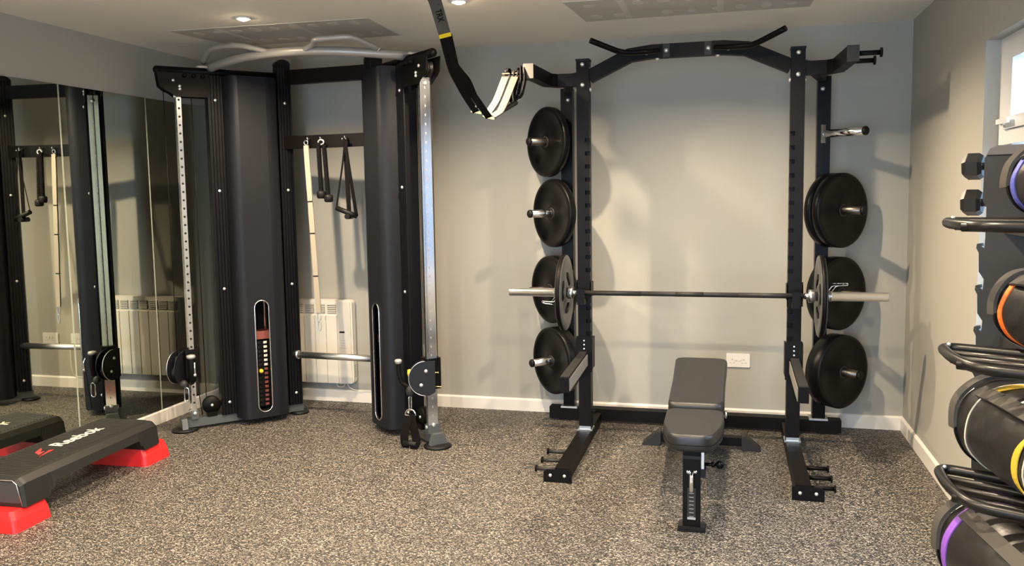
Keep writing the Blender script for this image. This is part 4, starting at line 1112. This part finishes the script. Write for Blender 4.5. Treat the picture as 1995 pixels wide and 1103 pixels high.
# two black legs down to the buckles at the sag
legs = []
B1, B2 = V(-1.262, 4.18, 1.952), V(-1.205, 4.22, 1.925)
for off, en in ((-.008, B1), (.012, B2)):
    pth = smooth_path([tuple(lab_b+dd*.02+sd*off), (-1.195+off, 3.62, 2.085), (-1.222+off*2, 3.92, 2.010), tuple(en)], 6, 2)
    MB().band(pth, .034, .006, sdv).build('strap_leg', M['web'], tx)
MB().band(smooth_path([(-1.175, 3.60, 2.10), (-1.170, 3.76, 2.055), (-1.180, 3.88, 2.005), (-1.205, 4.05, 1.965)], 6, 2), .026, .012, (.9, .2, .4)).build('strap_keeper', M['web'], tx)
MB().sphere((-1.235, 4.10, 1.975), .010).build('rivet', M['chrome'], tx)
for c in (B1, B2):
    MB().bar(tuple(c+V(-.026, 0, .006)), tuple(c+V(.026, .01, -.006)), .016, .014).build('buckle', M['gold'], tx)
# cream loops rising from the buckles to the arm pegs
for k, (xa, xb, yb) in enumerate(((-1.200, -1.197, 4.60), (-1.150, -1.143, 4.60))):
    pth = smooth_path([(B2.x-.020+k*.036, 4.235, 1.926+k*.004), (xa-.020+k*.012, 4.27, 1.955), (xa+.0, 4.35, 2.02), (xb, 4.53, 2.165)], 6, 2)
    MB().band(pth, .038, .008, (1, .1, -.05)).build('foot_loop', M['tan'], tx)
    for q, hh in ((.0, .010), (.018, .007)):
        MB().bar((xb-.022, 4.545+q*.4, 2.172+q), (xb+.022, 4.545+q*.4, 2.172+q), .008, hh).build('ladder_lock', M['tan'] if q else M['gun'], tx)
    MB().tube([(xb+k*.0, 4.565+.055*0, 2.20), ] + [(xb, 4.62+.052*math.cos(a), 2.195+.028*math.sin(a)) for a in [PI-PI*i/8 for i in range(9)]], .007, 8).build('hanging_loop', M['web'], tx)
# dark handle loops at the peg side
for dx, bot in ((-1.118, 2.015), (-1.096, 2.035)):
    loop = smooth_path([(dx, 4.58, 2.23), (dx+.010, 4.54, 2.15), (dx-.002, 4.50, 2.06), (dx-.030, 4.47, bot), (dx-.045, 4.50, 2.07), (dx-.030, 4.56, 2.20)], 6, 2)
    MB().band(loop, .024, .007, (.2, 1, .1)).build('handle_strap', M['web'], tx)
MB().tube(smooth_path([(-1.175, 4.30, 1.955), (-1.150, 4.38, 1.985), (-1.120, 4.46, 2.020)]), .013, 12).build('handle_grip', M['rubber'], tx)
MB().tube(smooth_path([(-1.128, 4.55, 2.15), (-1.122, 4.52, 2.09), (-1.112, 4.49, 2.035)]), .0035, 8).sphere((-1.124, 4.52, 2.10), .008).build('steel_ring', M['chrome'], tx)

# ------------------------------------------------------------------ storage rack in the right corner
sr = thing('storage_rack', 'dark steel storage rack with tubular trays of gym bags under the window', 'storage rack', (.88, 2.62, 0))
AX = V(.89, -.456, 0); AB = V(.456, .89, 0)
def col_pt(t, off=0): return V(.822, 3.10, 0)+AX*t+AB*off

edge = [(0, 0), (.0, .30)]
poly = []   # outline in (t, z): left edge with hook teeth
zt = 1.632
left = [(0, 0)]
for z in (.20, .34, .48, .62, .76, .90, 1.04, 1.18, 1.32):
    left += [(.0, z-.10), (-.016, z-.075), (-.018, z-.012)]
    left += [(-.026, z+.004), (-.024, z+.018), (-.012, z+.020), (-.010, z+.010), (-.002, z+.004)] if z > .5 else [(-.006, z)]
left += [(0, 1.36), (0, 1.46), (-.012, 1.485), (-.010, zt-.01), (-.004, zt)]
poly = left+[(.225, zt), (.225, 0)]
clean = [poly[0]]
for p in poly[1:]:
    if (V(*p, 0)-V(*clean[-1], 0)).length > .0005: clean.append(p)
cm_ = MB().prism(clean, 0, .034, lambda t, z, q: tuple(col_pt(t, q)+V(0, 0, z))).build('column', M['gun'], sr)
capp = MB().prism([(-.004, zt), (.225, zt), (.225, zt+.030), (.03, zt+.030), (.006, zt+.020)], -.006, .040, lambda t, z, q: tuple(col_pt(t, q)+V(0, 0, z))).build('column_cap', M['darksteel'], sr, bevel=.004)
MB().prism([(-.10, 0), (.22, 0), (.22, .045), (-.10, .045)], -.62, .06, lambda t, z, q: tuple(col_pt(t, q)+V(0, 0, z))).build('base', M['gun'], sr, bevel=.006)
def tray(z, label=None):
    rl, lf, fl_, fr, rr = (.626, 2.785), (.617, 2.60), (.640, 2.455), (.985, 2.278), (1.000, 2.592)
    loop = rounded([rl, lf, fl_, fr, rr], .06, 6)
    tb = MB().tube([(x, y, z) for x, y in loop], .0155, 14, closed=True)
    o = tb.build('tray_frame', M['traytube'], sr)
    for k in (1, 2, 3):
        t = k/4.2
        a = V(.622-.004*k, 2.775-.085*k, z-.004); bb2 = a+AX*(.385+.02*k)
        bb2.x = min(bb2.x, .99)
        sub(MB().cyl(tuple(a), tuple(bb2), .0125, 12).build('cross_bar', M['traytube']), o)
    br = MB()
    for t in (.06, .20):
        p = col_pt(t); br.bar((p.x, p.y+.01, z-.03), (p.x-.03, 2.50, z-.022), .010, .040)
    sub(br.build('tray_bracket', M['gun']), o)
    sub(MB().sphere((.640, 2.745, z+.014), .006).build('bolt', M['bolt']), o)
tz = [1.424, 1.044, .666, .305]
for z in tz: tray(z)

# power bags lying across the trays, far ends showing
def bag(cx_, yf, z, r, L, band_m, trim_m, label, band_at=.06, band_w=.022, cap=.05):
    ax = V(.13, -.99, 0).normalized(); sd = V(0, 0, 1).cross(ax).normalized(); up = V(0, 0, 1)
    c = V(cx_, yf, z)+ax*(L/2)
    t = thing('power_bag', label, 'gym bag', (c.x, c.y, c.z-r), 0, 'weighted bags on the storage rack')
    wob = lambda a_, l: 1+.010*math.sin(5*a_+l*18)+.008*math.sin(3*a_-l*25)+.006*math.sin(9*a_+l*60)
    sag = lambda a_: 1-.05*max(0, -math.sin(a_))**2
    def pt(l, a_, rr): return c+ax*l+(sd*math.cos(a_)+up*math.sin(a_))*rr
    def sp(l, a_, k=1.0, off=0): return tuple(pt(l, a_, r*k*wob(a_, l)*sag(a_)+off))
    seg, mb, n = 56, MB(), 30; rings = []
    for i in range(n+1):
        l = -L/2+L*i/n; e = min(1, min(l+L/2, L/2-l)/(.30*r)); k = .86+.14*math.sqrt(max(0, 1-(1-e)**2))
        rings.append([mb.v(sp(l, 2*PI*j/seg, k)) for j in range(seg)])
    for a, b2 in zip(rings, rings[1:]):
        for i in range(seg): mb._f([a[i], a[(i+1)%seg], b2[(i+1)%seg], b2[i]], True)
    for rg, l, sg in ((rings[0], -L/2, -1), (rings[-1], L/2, 1)):
        inr = [mb.v(pt(l-sg*.02, 2*PI*i/seg, r*.74)) for i in range(seg)]
        for i in range(seg): mb._f([rg[i], rg[(i+1)%seg], inr[(i+1)%seg], inr[i]], True)
        mb._f(inr)
    mb.build('body', M['bag'], t)
    def hoop(l, w, k, m_, nm, a0=0, a1=2*PI, th=.004, lift=0, dl=0):
        N_ = 44; pts = []
        for i in range(N_+1):
            u = i/N_; a_ = a0+(a1-a0)*u; pts.append(sp(l+dl*math.sin(PI*u), a_, k, th*.3+lift*math.sin(PI*u)))
        return MB().band(pts, w, th, tuple(ax)).build(nm, m_, t)
    if band_m: hoop(-L/2+band_at, band_w, 1.0, band_m, 'colour_band')
    if trim_m:
        for l in (-L/2+cap, L/2-cap): MB().tube([sp(l, 2*PI*i/48, 1.0, .001) for i in range(48)], .0028, 8, closed=True).build('piping', trim_m, t)
    for a_, wd in ((2.25, .040), (1.25, .040)):
        pts = [sp(-L/2+L*(.14+.72*i/16), a_, 1, .005+.012*math.sin(PI*i/16)) for i in range(17)]
        MB().band(pts, wd, .008, tuple((sd*-math.sin(a_)+up*math.cos(a_)))).build('grip_strap', M['bagweb'], t, bevel=.002)
    hoop(-L/2+.012, .042, 1.0, M['bagweb'], 'end_handle', .9, 3.25, .010, .005, -.006)
    hoop(-L/2+.030, .012, 1.0, M['black'], 'handle_stitching', 3.2, 4.3, .006)
    return t, sp, ax, sd, up, L
bag(.868, 2.745, tz[0]+.112, .100, .34, M['blue'], None, 'black weighted bag with blue band on the top tray of the rack', .055)
bag(.862, 2.755, tz[1]+.123, .113, .38, M['orange'], None, 'black weighted bag with orange band on the second tray', .060, .022)
t4, sp4, a4, s4, u4, L4 = bag(.800, 2.790, tz[2]+.150, .140, .56, None, M['piping'], 'largest bag, black and shiny with yellow trim and white marks, on the third tray', cap=.105)
MB().band([sp4(-L4/2+.115+.03*math.sin(PI*i/16), 1.1+1.15*i/16, 1, .003) for i in range(17)], [.004+.030*math.sin(PI*i/16) for i in range(17)], .003, tuple(a4)).build('yellow_trim', M['gold_band'], t4)
MB().band([sp4(L4/2-.12-.03*math.sin(PI*i/16), 2.5+1.3*i/16, 1, .003) for i in range(17)], [.004+.026*math.sin(PI*i/16) for i in range(17)], .003, tuple(a4)).build('yellow_trim', M['gold_band'], t4)
for k, (l_, a_, da, dl_) in enumerate(((.000, 2.02, .16, .010), (.022, 1.95, .12, .007), (.040, 1.93, .10, .007), (.068, 1.98, .14, .011))):
    MB().tube([sp4(l_+dl_*math.cos(2*PI*i/20), a_+da*math.sin(2*PI*i/20), 1, .003) for i in range(20 if k in (0, 3) else 15)], .0035, 6, closed=k in (0, 3)).build('white_mark', M['whiteprint'], t4)
bag(.752, 2.700, tz[3]+.162, .150, .55, M['purple'], None, 'black weighted bag with purple band on the lowest tray', .075, .032)

# hex dumbbells parked behind the column
def dumbbell(c, lab):
    c = V(*c); t = thing('hex_dumbbell', lab, 'dumbbell', (c.x, c.y, c.z-.04), 0, 'black hex dumbbells on the storage rack')
    sd = V(0, 0, 1).cross(AX).normalized(); up = V(0, 0, 1)
    for l0, l1, sg in ((0, .062, 1), (.150, .212, -1)):
        mb = MB(); R = .046; rings = []
        for l, k in ((l0, .74), (l0+.014, 1), (l1-.012, 1), (l1, .80)):
            rings.append([mb.v(c+AX*l+(sd*math.cos(PI/6+i*PI/3+.2)+up*math.sin(PI/6+i*PI/3+.2))*R*k) for i in range(6)])
        for a, b2 in zip(rings, rings[1:]):
            for i in range(6): mb._f([a[i], a[(i+1)%6], b2[(i+1)%6], b2[i]])
        mb._f(rings[0][::-1]); mb._f(rings[-1])
        mb.build('hex_head', M['hex'], t, bevel=.002)
    MB().lathe(tuple(c+AX*.060), tuple(AX), [(0, 0), (0, .014), (.02, .0135), (.046, .017), (.072, .0135), (.092, .014), (.092, 0)], 18).build('handle', M['brushed'], t)
    return t
for z, lab in ((1.597, 'black hex dumbbell, the upper one poking out beside the storage rack column'), (1.474, 'black hex dumbbell, the lower one poking out just above the top tray')):
    base = col_pt(-.092, .082)+V(0, 0, z)
    dumbbell(tuple(base), lab)
    rr = MB()
    p = col_pt(.010, .034); rr.bar((p.x, p.y, z-.020), tuple(V(p.x, p.y, z-.020)+AB*.070), .020, .006)
    rr.build('dumbbell_rest', M['gun'], sr)

# ------------------------------------------------------------------ every small repeated piece its own object
def split_loose(o):
    bm = bmesh.new(); bm.from_mesh(o.data); bm.verts.ensure_lookup_table()
    seen = set(); isl = []
    for v in bm.verts:
        if v.index in seen: continue
        st_ = [v]; seen.add(v.index); cur = []
        while st_:
            a = st_.pop(); cur.append(a.index)
            for e in a.link_edges:
                b2 = e.other_vert(a)
                if b2.index not in seen: seen.add(b2.index); st_.append(b2)
        isl.append(set(cur))
    bm.free()
    if len(isl) < 2: return
    src = o.data; nm = o.name.split('.')[0]
    for k, iset in enumerate(isl):
        b3 = bmesh.new(); b3.from_mesh(src)
        bmesh.ops.delete(b3, geom=[v for v in b3.verts if v.index not in iset], context='VERTS')
        me = bpy.data.meshes.new(nm); b3.to_mesh(me); b3.free()
        for m_ in src.materials: me.materials.append(m_)
        if k == 0: o.data = me
        else:
            c = bpy.data.objects.new(nm, me); COL.objects.link(c); c.parent = o.parent
for o in list(scene.objects):
    if o.type == 'MESH' and o.name.split('.')[0] in ('bolt', 'joint_plate', 'grip_rib', 'pin_slot', 'guide_rod', 'storage_hook', 'locating_lip', 'link', 'end_hook', 'gauge_mark', 'knurling'): split_loose(o)

# ------------------------------------------------------------------ light
w = bpy.data.worlds.new('world'); scene.world = w; w.use_nodes = True
bg = w.node_tree.nodes['Background']; bg.inputs[0].default_value = (.60, .78, 1.0, 1); bg.inputs[1].default_value = 11.5
def portal(loc, rot, sx, sy):
    l = bpy.data.lights.new('daylight_portal', 'AREA'); l.shape = 'RECTANGLE'; l.size = sx; l.size_y = sy; l.cycles.is_portal = True
    o = bpy.data.objects.new('daylight_portal', l); COL.objects.link(o); o.location = loc; o.rotation_euler = rot
portal((XR+.15, (WY0+WY1)/2, (WZ0+WZ1)/2), (0, PI/2, 0), WZ1-WZ0, WY1-WY0)
portal(((DX0+DX1)/2, YF-.15, DZ1/2), (-PI/2, 0, PI), DX1-DX0, DZ1)

vs = scene.view_settings
scene.display_settings.display_device = 'sRGB'
vs.view_transform = 'Standard'; vs.look = 'None'; vs.gamma = 1; vs.use_curve_mapping = False
vs.exposure = 0.72
scene.cycles.max_bounces = 8; scene.cycles.diffuse_bounces = 4; scene.cycles.glossy_bounces = 5
scene.cycles.caustics_reflective = False; scene.cycles.caustics_refractive = False
scene.cycles.sample_clamp_indirect = 6
